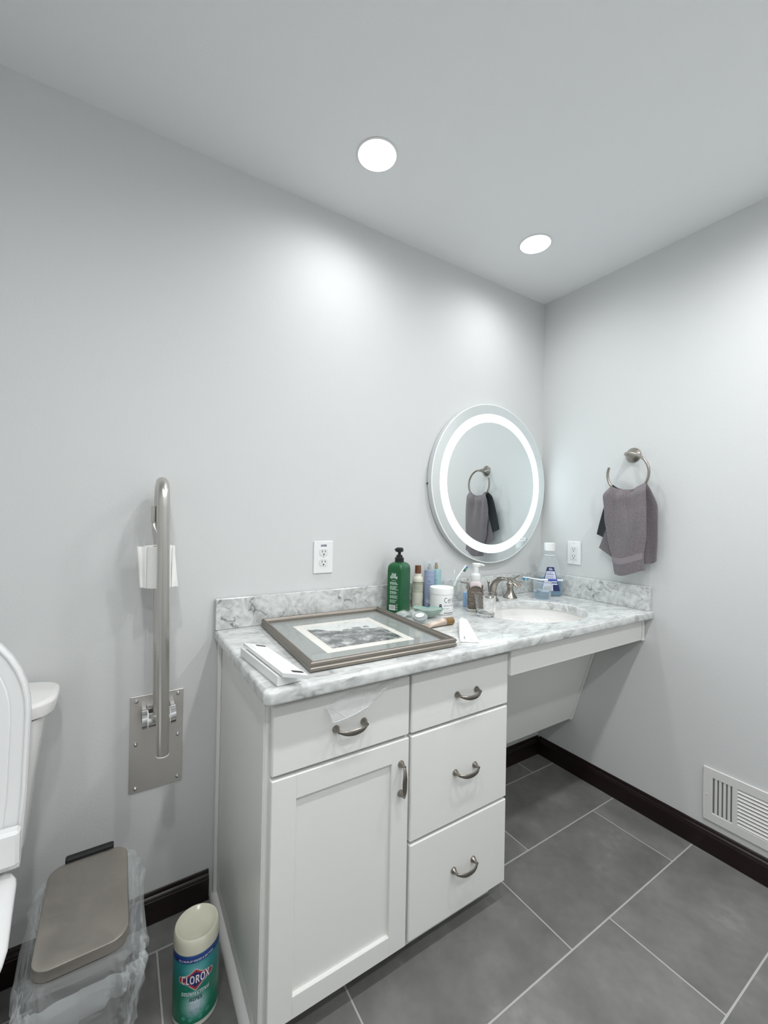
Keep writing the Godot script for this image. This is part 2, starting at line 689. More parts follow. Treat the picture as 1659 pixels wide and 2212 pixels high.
func recessed_light(at: Vector3, label: String, power: float) -> void:
	var o := thing("recessed_light", label, "ceiling light", at, 0.0, "recessed ceiling lights")
	part("trim_ring", MB.new().lathe_ring([Vector2(0.062, -0.001), Vector2(0.066, -0.001), Vector2(0.0675, -0.0015), Vector2(0.066, -0.003), Vector2(0.063, -0.0035), Vector2(0.062, -0.003)], 48), M.trim_white, o)
	var lens := mat(Color(0.95, 0.95, 0.95), 0.5)
	lens.emission_enabled = true
	lens.emission = Color(0.98, 0.99, 1.0)
	lens.emission_energy_multiplier = 2.2
	part("lamp_lens", MB.new().lathe([Vector2(0.0, -0.001), Vector2(0.0618, -0.001), Vector2(0.0618, -0.003), Vector2(0.045, -0.0065), Vector2(0.0, -0.008)], 48, false), lens, o)
	var s := SpotLight3D.new()
	s.name = "lamp"
	s.position = Vector3(0, -0.02, 0)
	s.rotation.x = -PI / 2
	s.spot_angle = 88.5
	s.spot_angle_attenuation = 1.0
	s.spot_range = 8.0
	s.spot_attenuation = 2.0
	s.light_size = 0.035
	s.light_energy = 0.9 * power
	s.light_color = Color(0.985, 0.986, 0.994)
	s.shadow_enabled = true
	o.add_child(s)

# ------------------------------------------------------------------ room
func build_room() -> void:
	var x0 := -2.8
	var z1 := 2.3
	struct("wall_back", MB.new().bx(Vector3(x0 - 0.12, -0.1, -0.12), Vector3(0.12, H + 0.1, 0), 0.0), M.wall)
	struct("wall_right", MB.new().bx(Vector3(0, -0.1, 0), Vector3(0.12, H + 0.1, z1), 0.0), M.wall)
	struct("wall_left", MB.new().bx(Vector3(x0 - 0.12, -0.1, 0), Vector3(x0, H + 0.1, z1), 0.0), M.wall)
	struct("wall_front", MB.new().bx(Vector3(x0 - 0.12, -0.1, z1), Vector3(0.12, H + 0.1, z1 + 0.12), 0.0), M.wall)
	struct("ceiling", MB.new().bx(Vector3(x0, H, 0), Vector3(0, H + 0.1, z1), 0.0), M.ceiling)
	var fl := struct("floor", MB.new().bx(Vector3(x0, -0.1, 0), Vector3(0, -0.0012, z1), 0.0), M.grout, "grey rectangular floor tiles with pale grout joints")
	var edges := [0.0, 0.107, 0.4195, 0.732, 1.0395, 1.352, 1.6645, 1.977, 2.2895, z1]
	var g := 0.0024
	var n := 0
	for r in edges.size() - 1:
		var x := (-0.1735 if r % 2 == 0 else -0.597) + 0.6165
		while x > x0:
			var a := maxf(x - 0.6165, x0)
			var b := minf(x, 0.0)
			if b - a > 0.02:
				n += 1
				part("tile", MB.new().bx(Vector3(a + g, -0.03, edges[r] + (g if r else 0.0)), Vector3(b - (g if b < 0.0 else 0.0), 0.0, edges[r + 1] - g), 0.0012), M.tiles[(n * 7 + r * 2) % 3], fl)
			x -= 0.6165
	var prof := [Vector2(0, 0), Vector2(0.013, 0), Vector2(0.013, 0.068), Vector2(0.011, 0.071), Vector2(0.0115, 0.0755), Vector2(0.0095, 0.079), Vector2(0.006, 0.082), Vector2(0.0055, 0.087), Vector2(0.003, 0.092), Vector2(0, 0.094)]
	baseboard("baseboard_back", prof, Vector3(-2.8, 0, 0.0), Vector3(-1.6745, 0, 0.0), Vector3(0, 0, 1), "dark espresso wood baseboard between toilet and vanity")
	baseboard("baseboard_back", prof, Vector3(-0.904, 0, 0.0), Vector3(0, 0, 0.0), Vector3(0, 0, 1), "dark wood baseboard in the knee space under the sink")
	baseboard("baseboard_right", prof, Vector3(0, 0, 0.0132), Vector3(0, 0, 2.3), Vector3(-1, 0, 0), "dark espresso wood baseboard below the air vent")

func baseboard(called: String, prof: Array, a: Vector3, b: Vector3, out: Vector3, label: String) -> void:
	var rr := []
	for p in [a, b]:
		var ring := []
		for q in prof:
			ring.append(p + out * q.x + Vector3.UP * q.y)
		rr.append(ring)
	var mb := MB.new()
	mb.crease = 25.0
	struct(called, mb.rings(rr), M.dark_wood, label)

# ------------------------------------------------------------------ vanity
func pull_handle(parent: Node, at: Vector3, vertical := false) -> void:
	# a bow pull, 80 mm between its trumpet feet
	var mb := MB.new()
	mb.crease = 60.0
	for s in [-1.0, 1.0]:
		mb.xf = Transform3D(Basis(Vector3.RIGHT, PI / 2), Vector3(0.04 * s, 0, 0))
		mb.lathe([Vector2(0.0095, 0.0), Vector2(0.0098, 0.0015), Vector2(0.0085, 0.005), Vector2(0.006, 0.010), Vector2(0.0042, 0.016), Vector2(0.0038, 0.021), Vector2(0.0, 0.0225)], 20)
	mb.xf = Transform3D()
	var path := []
	var rad := []
	for i in 25:
		var u := i / 12.0 - 1.0
		var k := 1.0 - u * u
		path.append(Vector3(0.0405 * u, -0.006 * k, 0.0185 + 0.011 * (1.0 - pow(absf(u), 3.0))))
		rad.append(Vector2(0.0035 + 0.004 * k, 0.0031))
	mb.tube(path, rad, 12, false, Vector3(0, 0, 1))
	var o := part("handle", mb, M.pull, parent)
	o.position = at
	if vertical:
		o.rotation.z = -PI / 2

func build_vanity() -> void:
	var o := thing("vanity_cabinet", "white painted vanity cabinet with one door and four drawers under the marble top", "cabinet", Vector3(-1.65, 0, 0))
	var w: Material = M.cabinet
	var f := func(x: float, y: float, z: float) -> Vector3: return Vector3(x + 1.65, y, z)
	var body := MB.new()
	body.bx(f.call(-1.65, 0.056, 0.0015), f.call(-0.905, 0.8455, 0.489))
	part("body", body, w, o)
	part("side_panel", MB.new().bx(f.call(-1.65, 0.0, 0.0015), f.call(-1.632, 0.056, 0.45), 0.0005), w, o)
	var ff := MB.new()
	ff.bx(f.call(-1.65, 0.05, 0.489), f.call(-1.60, 0.8455, 0.507), 0.001)
	ff.bx(f.call(-1.27, 0.05, 0.489), f.call(-1.225, 0.8455, 0.507), 0.001)
	ff.bx(f.call(-0.955, 0.05, 0.489), f.call(-0.905, 0.8455, 0.507), 0.001)
	for y in [[0.05, 0.09], [0.63, 0.675], [0.806, 0.8455]]:
		ff.bx(f.call(-1.60, y[0], 0.489), f.call(-0.955, y[1], 0.5068), 0.001)
	part("face_frame", ff, w, o)
	part("toe_kick", MB.new().bx(f.call(-1.631, 0.0, 0.0015), f.call(-0.92, 0.056, 0.42)), w, o)
	part("corner_bead", MB.new().bx(f.call(-1.653, 0.02, 0.478), f.call(-1.6502, 0.845, 0.507), 0.001), w, o)
	part("scribe_strip", MB.new().bx(f.call(-1.662, 0.0, 0.0015), f.call(-1.6502, 0.845, 0.02), 0.002), w, o)
	var rr := []
	for z in [0.003, 0.50]:
		var ring := [f.call(-1.6505, 0.0, z), f.call(-1.6505, 0.02, z)]
		for i in range(1, 7):
			var a := PI / 2 * i / 6.0
			ring.append(f.call(-1.6505 - 0.0205 * sin(a), 0.02 * cos(a), z))
		rr.append(ring)
	var qr := MB.new()
	part("shoe_moulding", qr.rings(rr), M.trim_white, o)
	# fronts
	var fronts := [[-1.638, 0.661, -1.2498, 0.8235, -1.4373, 0.734], [-1.2425, 0.660, -0.851, 0.8235, -1.0345, 0.735], [-1.2415, 0.3545, -0.851, 0.652, -1.0367, 0.5016], [-1.2405, 0.077, -0.851, 0.3465, -1.0373, 0.2095]]
	for q in fronts:
		var d := part("drawer", MB.new().bx(f.call(q[0], q[1], 0.5075), f.call(q[2], q[3], 0.527), 0.003), w, o)
		pull_handle(d, f.call(q[4], q[5], 0.527))
	var x0 := -1.638
	var x1 := -1.2495
	var y0 := 0.0735
	var y1 := 0.652
	var ix0 := -1.577
	var ix1 := -1.3065
	var iy0 := 0.1275
	var iy1 := 0.5935
	var dm := MB.new()
	dm.bx(f.call(x0, y0, 0.5075), f.call(ix0, y1, 0.527), 0.0018)
	dm.bx(f.call(ix1, y0, 0.5075), f.call(x1, y1, 0.527), 0.0018)
	dm.bx(f.call(ix0 - 0.002, y0, 0.5075), f.call(ix1 + 0.002, iy0, 0.527), 0.0018)
	dm.bx(f.call(ix0 - 0.002, iy1, 0.5075), f.call(ix1 + 0.002, y1, 0.527), 0.0018)
	var door := part("door", dm, w, o)
	part("door_panel", MB.new().bx(f.call(ix0 - 0.003, iy0 - 0.003, 0.5085), f.call(ix1 + 0.003, iy1 + 0.003, 0.5175), 0.0005), w, door)
	pull_handle(door, f.call(-1.2766, 0.547, 0.527), true)
	# the open sink bay
	var s := thing("sink_apron", "white apron board running under the front edge of the sink counter", "apron", Vector3(-0.9, 0, 0))
	var h := func(x: float, y: float, z: float) -> Vector3: return Vector3(x + 0.9, y, z)
	part("apron_board", MB.new().bx(h.call(-0.8505, 0.7515, 0.519), h.call(-0.022, 0.8455, 0.538), 0.0015), w, s)
	part("end_strip", MB.new().bx(h.call(-0.021, 0.748, 0.515), h.call(-0.003, 0.8455, 0.541), 0.0015), w, s)
	var s2 := thing("knee_panel", "white sloped panel hiding the pipes in the knee space under the sink", "panel", Vector3(-0.9, 0, 0))
	var kp := MB.new()
	var ring0 := []
	var ring1 := []
	for p in [Vector2(0.272, 0.203), Vector2(0.69, 0.332), Vector2(0.692, 0.320), Vector2(0.272, 0.189)]:
		ring0.append(h.call(-0.9045, p.x, p.y))
		ring1.append(h.call(-0.022, p.x, p.y))
	kp.crease = 20.0
	part("panel_board", kp.rings([ring0, ring1]), w, s2)
	var ks := MB.new()
	ks.crease = 20.0
	var r0 := []
	var r1 := []
	for p in [Vector2(0.266, 0.205), Vector2(0.694, 0.337), Vector2(0.697, 0.315), Vector2(0.266, 0.185)]:
		r0.append(h.call(-0.021, p.x, p.y))
		r1.append(h.call(-0.002, p.x, p.y))
	part("panel_cleat", ks.rings([r0, r1]), w, s2)

# ------------------------------------------------------------------ counter, sink, faucet
const SX := -0.455
const SZ := 0.315
const SA := 0.236
const SB := 0.19

func outline(d: float) -> PackedVector2Array:
	# counter outline from above, front and left edges drawn in by d; starts at the back edge above the sink
	var o := PackedVector2Array()
	var x0 := -1.6727 + d
	var z1 := 0.5743 - d
	o.append(Vector2(SX, 0.002))
	o.append(Vector2(-1.0, 0.002))
	o.append(Vector2(x0, 0.002))
	var r := 0.016
	for i in 7:
		var a := PI / 2 * i / 6.0
		o.append(Vector2(x0 + r - r * cos(a), z1 - r + r * sin(a)))
	o.append(Vector2(-1.0, z1))
	o.append(Vector2(SX, z1))
	o.append(Vector2(-0.0015, z1))
	o.append(Vector2(-0.0015, 0.002))
	return o

func build_counter() -> void:
	var o := thing("countertop", "white and grey veined marble countertop with an oval sink cutout", "countertop", Vector3.ZERO)
	var mb := MB.new()
	mb.crease = 50.0
	var loops := [[0.010, 0.8464], [0.004, 0.8478], [0.0, 0.8535], [0.0, 0.873], [0.0025, 0.8785], [0.008, CT]]
	var rr := []
	for l in loops:
		rr.append(mb.lift(outline(l[0]), l[1]))
	mb.rings(rr, false)
	mb.face_to(0, Vector3(0, 0, 1))
	# outside of the rings: check by the front quad
	var hole := []
	for l in [[0.007, CT], [0.002, CT - 0.002], [0.0, CT - 0.007], [0.0, 0.8464]]:
		var ring := []
		for i in 64:
			var a := TAU * i / 64
			ring.append(Vector3(SX + (SA + l[0]) * cos(a), l[1], SZ + (SB + l[0]) * sin(a)))
		hole.append(ring)
	var from := mb.t.size()
	mb.rings(hole, false)
	# the wall of the hole faces its middle
	var n := (mb.v[mb.t[from + 2]] - mb.v[mb.t[from]]).cross(mb.v[mb.t[from + 1]] - mb.v[mb.t[from]])
	if n.dot(Vector3(SX, mb.v[mb.t[from]].y, SZ) - mb.v[mb.t[from]]) < 0.0:
		for i in range(from, mb.t.size(), 3):
			var s := mb.t[i + 1]
			mb.t[i + 1] = mb.t[i + 2]
			mb.t[i + 2] = s
	for e in [[0.008, 0.007, CT, Vector3.UP], [0.010, 0.0, 0.8464, Vector3.DOWN]]:
		var ol := outline(e[0])
		var left := PackedVector2Array()
		var right := PackedVector2Array()
		for i in range(0, 12):
			left.append(ol[i])
		for i in 33:
			var a := PI / 2 + PI * i / 32.0
			left.append(Vector2(SX + (SA + e[1]) * cos(a), SZ + (SB + e[1]) * sin(a)))
		right.append(ol[11])
		right.append(ol[12])
		right.append(ol[13])
		right.append(ol[0])
		for i in 33:
			var a := -PI / 2 + PI * i / 32.0
			right.append(Vector2(SX + (SA + e[1]) * cos(a), SZ + (SB + e[1]) * sin(a)))
		for pg in [left, right]:
			var b := mb.v.size()
			for p in pg:
				mb.vert(Vector3(p.x, e[2], p.y))
			var tr := Geometry2D.triangulate_polygon(pg)
			var s := mb.t.size()
			for i in range(0, tr.size(), 3):
				mb.tri(b + tr[i], b + tr[i + 1], b + tr[i + 2])
			mb.face_to(s, e[3])
	part("slab", mb, M.marble_top, o)
	tag(part("backsplash", MB.new().bx(Vector3(-1.6727, CT + 0.0003, 0.002), Vector3(-0.0225, 0.9838, 0.021), 0.0015), M.marble_splash), "long low marble backsplash strip along the wall under the mirror", "backsplash")
	tag(part("side_splash", MB.new().bx(Vector3(-0.022, CT + 0.0003, 0.002), Vector3(-0.002, 0.9838, 0.566), 0.0015), M.marble_splash), "short marble side splash on the wall below the towel", "backsplash")
	# basin
	var s := thing("sink", "white oval undermount sink basin set in the marble countertop", "sink", Vector3(SX, CT, SZ))
	var inner := []
	var shell := MB.new()
	shell.crease = 60.0
	for i in 13:
		var a := PI / 2 * i / 12.0
		inner.append([-0.036 - 0.105 * sin(a), (SA + 0.004) * pow(cos(a), 0.55) + 0.02 * sin(a), (SB + 0.004) * pow(cos(a), 0.55) + 0.02 * sin(a)])
	var rings := []
	rings.append(oval(SA + 0.011, SB + 0.011, -0.0355))
	for q in inner:
		rings.append(oval(q[1], q[2], q[0]))
	rings.append(oval(0.021, 0.021, -0.148))
	for i in range(inner.size() - 1, -1, -1):
		rings.append(oval(inner[i][1] + 0.007, inner[i][2] + 0.007, inner[i][0] - 0.006))
	shell.rings(rings, false, true)
	part("basin", shell, M.ceramic, s)
	part("drain", MB.new().lathe([Vector2(0.0, -0.143), Vector2(0.028, -0.143), Vector2(0.029, -0.1395), Vector2(0.018, -0.138), Vector2(0.016, -0.140), Vector2(0.0, -0.1385)], 28), M.nickel, s)
	# faucet
	var f := thing("faucet", "brushed nickel widespread faucet with arched spout and two lever handles behind the sink", "faucet", Vector3(SX, CT, 0.08))
	var sp := MB.new()
	sp.crease = 60.0
	sp.lathe([Vector2(0.0, 0.0), Vector2(0.031, 0.0), Vector2(0.031, 0.003), Vector2(0.026, 0.009), Vector2(0.021, 0.02), Vector2(0.0, 0.02)], 32)
	var path := [Vector3(0, 0.01, 0), Vector3(0, 0.04, 0.0), Vector3(0, 0.066, 0.006), Vector3(0, 0.088, 0.02), Vector3(0, 0.103, 0.043), Vector3(0, 0.110, 0.07), Vector3(0, 0.111, 0.097), Vector3(0, 0.106, 0.122), Vector3(0, 0.097, 0.143), Vector3(0, 0.088, 0.156)]
	var rad := [Vector2(0.022, 0.019), Vector2(0.02, 0.017), Vector2(0.019, 0.0145), Vector2(0.0185, 0.012), Vector2(0.0185, 0.010), Vector2(0.019, 0.009), Vector2(0.0195, 0.008), Vector2(0.020, 0.0075), Vector2(0.0205, 0.007), Vector2(0.020, 0.0065)]
	sp.tube(path, rad, 20, false, Vector3(0, 0.2, -1))
	part("spout", sp, M.nickel, f)
	var ribs := MB.new()
	for k in [-0.011, 0.0, 0.011]:
		var rp := []
		for i in range(4, 10):
			var p: Vector3 = path[i]
			var q: Vector3 = path[mini(i + 1, 9)] - path[i - 1]
			rp.append(p + Vector3(k, 0, 0) + Vector3(0, q.z, -q.y).normalized() * (rad[i].y - 0.0012))
		ribs.tube(rp, 0.0028, 8)
	part("spout_rib", ribs, M.nickel, f)
	var lr := MB.new()
	lr.crease = 60.0
	lr.tube([Vector3(0, 0.06, -0.024), Vector3(0, 0.075, -0.024)], 0.003, 10)
	lr.xf.origin = Vector3(0, 0, -0.024)
	lr.lathe([Vector2(0.0, 0.073), Vector2(0.004, 0.074), Vector2(0.0065, 0.079), Vector2(0.0065, 0.083), Vector2(0.004, 0.087), Vector2(0.0, 0.088)], 16)
	lr.xf.origin = Vector3.ZERO
	lr.tube([Vector3(0, 0.01, -0.02), Vector3(0, 0.062, -0.024)], 0.003, 10)
	part("lift_rod", lr, M.nickel, f)
	for sgn in [1.0, -1.0]:
		var hm := MB.new()
		hm.crease = 60.0
		hm.lathe([Vector2(0.0, 0.0), Vector2(0.034, 0.0), Vector2(0.034, 0.003), Vector2(0.029, 0.009), Vector2(0.0215, 0.02), Vector2(0.016, 0.035), Vector2(0.0145, 0.048), Vector2(0.0155, 0.054), Vector2(0.0185, 0.062), Vector2(0.0195, 0.067), Vector2(0.016, 0.073), Vector2(0.009, 0.08), Vector2(0.008, 0.084), Vector2(0.0, 0.086)], 32)
		var hb := part("handle_base", hm, M.nickel, f)
		hb.position = Vector3(0.127 * sgn, 0, -0.003)
		var lm := MB.new()
		lm.crease = 60.0
		lm.tube([Vector3(-0.006 * sgn, 0.080, 0), Vector3(0.012 * sgn, 0.086, -0.002), Vector3(0.04 * sgn, 0.092, -0.006), Vector3(0.064 * sgn, 0.098, -0.01), Vector3(0.076 * sgn, 0.101, -0.012)], [Vector2(0.007, 0.005), Vector2(0.0065, 0.0045), Vector2(0.005, 0.0035), Vector2(0.0055, 0.004), Vector2(0.004, 0.003)], 14)
		var lv := part("lever", lm, M.nickel, hb)
		lv.position = Vector3.ZERO

func oval(a: float, b: float, y: float) -> Array:
	var o := []
	for i in 56:
		var w := TAU * i / 56
		o.append(Vector3(a * cos(w), y, b * sin(w)))
	return o

# ------------------------------------------------------------------ mirror
func build_mirror() -> void:
	var o := thing("lit_mirror", "round wall mirror with a glowing frosted ring of light above the sink", "mirror", Vector3(-0.41, 1.4345, 0))
	var turn := Transform3D(Basis(Vector3.RIGHT, PI / 2), Vector3.ZERO)
	var hs := MB.new()
	hs.xf = turn
	hs.lathe([Vector2(0.0, 0.003), Vector2(0.372, 0.003), Vector2(0.3825, 0.004), Vector2(0.3835, 0.006), Vector2(0.3835, 0.0315), Vector2(0.0, 0.0315)], 128)
	part("housing", hs, mat(col("cfd4d4"), 0.45), o)
	var gl := MB.new()
	gl.xf = turn
	gl.crease = 20.0
	gl.lathe([Vector2(0.0, 0.0318), Vector2(0.382, 0.0318), Vector2(0.382, 0.0345), Vector2(0.3805, 0.035), Vector2(0.0, 0.035)], 128)
	part("mirror_glass", gl, M.mirror, o)
	var edge := MB.new()
	edge.xf = turn
	edge.lathe_ring([Vector2(0.3822, 0.0318), Vector2(0.3842, 0.0318), Vector2(0.3842, 0.0350), Vector2(0.3825, 0.0357), Vector2(0.3808, 0.0356), Vector2(0.3808, 0.0351), Vector2(0.3822, 0.0346)], 128)
	part("glass_edge", edge, mat(col("fbfdfd"), 0.25), o)  # white colour stands in for backlight leaking round the glass
	var ring := MB.new()
	ring.xf = turn
	ring.crease = 20.0
	ring.lathe_ring([Vector2(0.297, 0.0352), Vector2(0.337, 0.0352), Vector2(0.337, 0.0362), Vector2(0.297, 0.0362)], 128)
	var em := mat(Color(0.9, 0.95, 0.95), 0.6)
	em.emission_enabled = true
	em.emission = Color(0.88, 0.99, 1.0)
	em.emission_energy_multiplier = 1.15
	part("light_ring", ring, em, o)
	var sn := MB.new()
	sn.lathe([Vector2(0.0, -0.004), Vector2(0.003, -0.003), Vector2(0.004, 0.0), Vector2(0.003, 0.003), Vector2(0.0, 0.004)], 12)
	var b := part("screw_head", sn, M.plastic_black, o)
	b.position = Vector3(-0.3845, -0.018, 0.006)
	for i in 16:
		var a := TAU * (i + 0.5) / 16.0
		var l := AreaLight3D.new()
		l.name = "ring_lamp"
		l.area_size = Vector2(0.124, 0.038)
		l.light_energy = 0.005
		l.light_color = Color(0.86, 0.95, 1.0)
		l.area_range = 6.0
		l.area_attenuation = 2.0
		l.shadow_enabled = true
		l.position = Vector3(cos(a) * 0.317, sin(a) * 0.317, 0.0375)
		l.basis = Basis(Vector3.BACK, a + PI / 2) * Basis(Vector3.UP, PI)
		o.add_child(l, true)

# ------------------------------------------------------------------ outlets, vent, towel
func outlet(called: String, at: Vector3, turn: float, label: String, size: Vector2, decora: bool) -> Node3D:
	# local: x to the right seen from the room, y up, z out of the wall
	var o := thing(called, label, "outlet", at, turn, "wall outlets by the counter")
	part("cover_plate", MB.new().box(Vector3(0, 0, 0.003), Vector3(size.x, size.y, 0.005), 0.002), M.plastic_white, o)
	var face := mat(col("e4e5e4"), 0.35)
	if decora:
		part("receptacle", MB.new().box(Vector3(0, 0, 0.006), Vector3(0.034, 0.067, 0.004), 0.001), face, o)
	for s in [1.0, -1.0]:
		var c := Vector3(0, 0.0195 * s if not decora else 0.018 * s, 0)
		if not decora:
			var rm := MB.new()
			rm.xf = Transform3D(Basis(Vector3.RIGHT, PI / 2), c)
			rm.loft([[0.0045, 0.0172, 0.0145, 3.2], [0.0068, 0.0172, 0.0145, 3.2], [0.0075, 0.0165, 0.0138, 3.2]], 40)
			part("receptacle", rm, face, o)
		var z := 0.0078
		var sl := MB.new()
		sl.box(c + Vector3(-0.0063, 0.003, z), Vector3(0.0018, 0.0085, 0.0012), 0.0002)
		sl.box(c + Vector3(0.0063, 0.003, z), Vector3(0.0022, 0.0072, 0.0012), 0.0002)
		sl.xf = Transform3D(Basis(Vector3.RIGHT, PI / 2), c + Vector3(0, -0.0085, z - 0.0006))
		sl.lathe([Vector2(0.0, 0.0), Vector2(0.0026, 0.0), Vector2(0.0026, 0.0012), Vector2(0.0, 0.0012)], 14)
		part("socket_slots", sl, M.dark_slot, o)
	for y in ([0.0] if not decora else [0.048, -0.048]):
		var sc := MB.new()
		sc.xf = Transform3D(Basis(Vector3.RIGHT, PI / 2), Vector3(0, y, 0.0052))
		sc.lathe([Vector2(0.0, 0.0), Vector2(0.003, 0.0), Vector2(0.0028, 0.0012), Vector2(0.0, 0.0014)], 14)
		part("screw", sc, mat(col("cfd0cf"), 0.4), o)
	return o

func build_wall_things() -> void:
	var a := outlet("outlet", Vector3(-1.2868, 1.1075, 0.0), 0.0, "white duplex outlet with a small dark sticker on the wall behind the picture frame", Vector2(0.0795, 0.123), false)
	var st := blank(96, 32, col("6b7288"))
	small_print(st, 6, 6, 88, 3, 9, 3, col("c9cede"), 4)
	fill(st, 84, 4, 94, 28, col("23304f"))
	part("sticker", MB.new().sheet(func(u, v): return Vector3(-0.0115 + 0.023 * u, 0.0475 - 0.0075 * v, 0.0058), 1, 1, Vector3(0, 0, 1)), printed(st), a)
	outlet("outlet", Vector3(0.0, 1.0998, 0.2005), -PI / 2, "white outlet with a flat rectangular face beside the mouthwash bottle", Vector2(0.0735, 0.117), true)

	# air vent, local x runs along +z of the room (turned), z out of the wall
	var v := thing("air_vent", "white metal register vent low on the wall above the dark baseboard", "vent", Vector3(0.0, 0.2225, 0.7635), -PI / 2)
	var wm := mat(col("dfdfdc"), 0.4)
	var w := 0.36
	var hh := 0.101
	var fr := MB.new()
	fr.bx(Vector3(0, 0.0665, 0.0005), Vector3(w, hh, 0.0075), 0.002)
	fr.bx(Vector3(0, -hh, 0.0005), Vector3(w, -0.0665, 0.0075), 0.002)
	fr.bx(Vector3(0, -0.0685, 0.0005), Vector3(0.031, 0.0685, 0.0075), 0.001)
	fr.bx(Vector3(0.0955, -0.0685, 0.0005), Vector3(0.108, 0.0685, 0.0075), 0.001)
	fr.bx(Vector3(w - 0.031, -0.0685, 0.0005), Vector3(w, 0.0685, 0.0075), 0.001)
	part("vent_frame", fr, wm, v)
	part("backing", MB.new().bx(Vector3(0.025, -0.07, 0.0002), Vector3(w - 0.025, 0.07, 0.0010), 0.0001), mat(col("7c7c7a"), 0.9), v)
	for i in 4:
		part("fin", MB.new().bx(Vector3(0.0372 + i * 0.0135, -0.068, 0.001), Vector3(0.0455 + i * 0.0135, 0.068, 0.0062), 0.0006), wm, v)
	part("fin", MB.new().bx(Vector3(0.0915, -0.068, 0.001), Vector3(0.0965, 0.068, 0.0072), 0.0006), wm, v)
	for i in 10:
		var lm := MB.new()
		lm.xf = Transform3D(Basis(Vector3.RIGHT, deg_to_rad(52)), Vector3((0.108 + w - 0.031) / 2.0, 0.060 - i * 0.01335, 0.0042))
		lm.box(Vector3.ZERO, Vector3(w - 0.031 - 0.108, 0.0012, 0.0105), 0.0004)
		part("louver", lm, mat(col("ecebe8"), 0.35), v)
	var sc := MB.new()
	sc.xf = Transform3D(Basis(Vector3.RIGHT, PI / 2), Vector3(0.0125, -0.003, 0.0072))
	sc.lathe([Vector2(0.0, 0.0), Vector2(0.004, 0.0), Vector2(0.0036, 0.0012), Vector2(0.0, 0.0018)], 16)
	part("screw", sc, wm, v)

	# towel ring
	var t := thing("towel_ring", "brushed nickel open towel ring with a round trumpet mount on the wall", "towel ring", Vector3(0.0, 1.5615, 0.4815))
	var rose := MB.new()
	rose.crease = 60.0
	rose.xf = Transform3D(Basis(Vector3.BACK, PI / 2), Vector3.ZERO)
	rose.lathe([Vector2(0.0, 0.0005), Vector2(0.033, 0.0005), Vector2(0.0335, 0.003), Vector2(0.031, 0.006), Vector2(0.022, 0.016), Vector2(0.014, 0.03), Vector2(0.0095, 0.045), Vector2(0.0085, 0.056), Vector2(0.0085, 0.064), Vector2(0.0, 0.066)], 36)
	part("mount", rose, M.nickel, t)
	var rp := []
	for i in 49:
		var ang := deg_to_rad(96.0 - 298.0 * i / 48.0)
		rp.append(Vector3(-0.06, -0.0865 + 0.0885 * sin(ang), 0.0055 + 0.0885 * cos(ang)))
	var rg := MB.new()
	rg.crease = 60.0
	rg.tube(rp, 0.0058, 14, false, Vector3(1, 0, 0.001))
	part("ring", rg, M.nickel, t)

	# towel
	var tw := thing("hand_towel", "grey terry hand towel draped through the open towel ring", "towel", Vector3(-0.06, 1.387, 0.487))
	var ring_y := func(z: float) -> float: return 0.0885 - sqrt(maxf(0.0, 0.0885 * 0.0885 - z * z))
	var front := func(u: float, q: float) -> Vector3:
		# q: 0 at the ring, 1 at the hem
		var zt := lerpf(-0.067, 0.079, u)
		var top: float = ring_y.call(lerpf(-0.058, 0.07, u)) + 0.0165
		var keys := [[0.0, -0.067, 0.079], [0.13, -0.094, 0.086], [0.35, -0.093, 0.0905], [0.6, -0.080, 0.091], [0.84, -0.058, 0.082], [0.9, -0.053, 0.0815], [1.0, -0.047, 0.085]]
		var l := -0.047
		var r := 0.083
		for i in keys.size() - 1:
			if q >= keys[i][0] and q <= keys[i + 1][0]:
				var k: float = (q - keys[i][0]) / (keys[i + 1][0] - keys[i][0])
				k = smoothstep(0.0, 1.0, k)
				l = lerpf(keys[i][1], keys[i + 1][1], k)
				r = lerpf(keys[i][2], keys[i + 1][2], k)
		var yb := lerpf(-0.355, -0.327, smoothstep(0.2, 1.0, u)) - 0.008 * sin(u * PI)
		var y := lerpf(top, yb, q)
		var z := lerpf(l, r, u)
		var fold := 0.007 * sin(u * 17.0 + 0.6) * (1.0 - smoothstep(0.1, 0.75, q)) + 0.004 * sin(u * 7.0 + q * 5.0)
		var x := -0.004 - 0.017 * smoothstep(0.0, 0.10, q) - fold
		x -= 0.012 * sin(u * PI) * smoothstep(0.1, 0.5, q)
		x += 0.018 * smoothstep(0.10, 0.0, u) * smoothstep(0.05, 0.3, q)
		return Vector3(x, y, z)
	var tb := MB.new()
	tb.crease = 70.0
	tb.slab(front, 28, 40, 0.009)
	var back_right := func(u: float, q: float) -> Vector3:
		var zl := lerpf(-0.02, 0.02, q)
		var zr := lerpf(0.079, 0.115, smoothstep(0.0, 0.35, q)) - 0.004 * smoothstep(0.7, 1.0, q)
		var top: float = ring_y.call(lerpf(-0.02, 0.07, u)) + 0.0165
		var yb := lerpf(-0.30, -0.305, u) + 0.02 * pow(u, 6.0)
		return Vector3(0.002 + 0.018 * smoothstep(0.0, 0.12, q) + 0.007 * sin(u * 8.0 + 1.0) * q, lerpf(top, yb, q), lerpf(zl, zr, u))
	tb.slab(back_right, 16, 28, 0.009)
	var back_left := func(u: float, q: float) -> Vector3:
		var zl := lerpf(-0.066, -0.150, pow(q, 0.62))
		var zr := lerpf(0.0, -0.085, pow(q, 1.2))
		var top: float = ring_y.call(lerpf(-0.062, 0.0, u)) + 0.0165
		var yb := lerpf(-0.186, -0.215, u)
		return Vector3(0.004 + 0.020 * smoothstep(0.0, 0.15, q) + 0.004 * sin(u * 6.0) * q, lerpf(top, yb, q), lerpf(zl, zr, u))
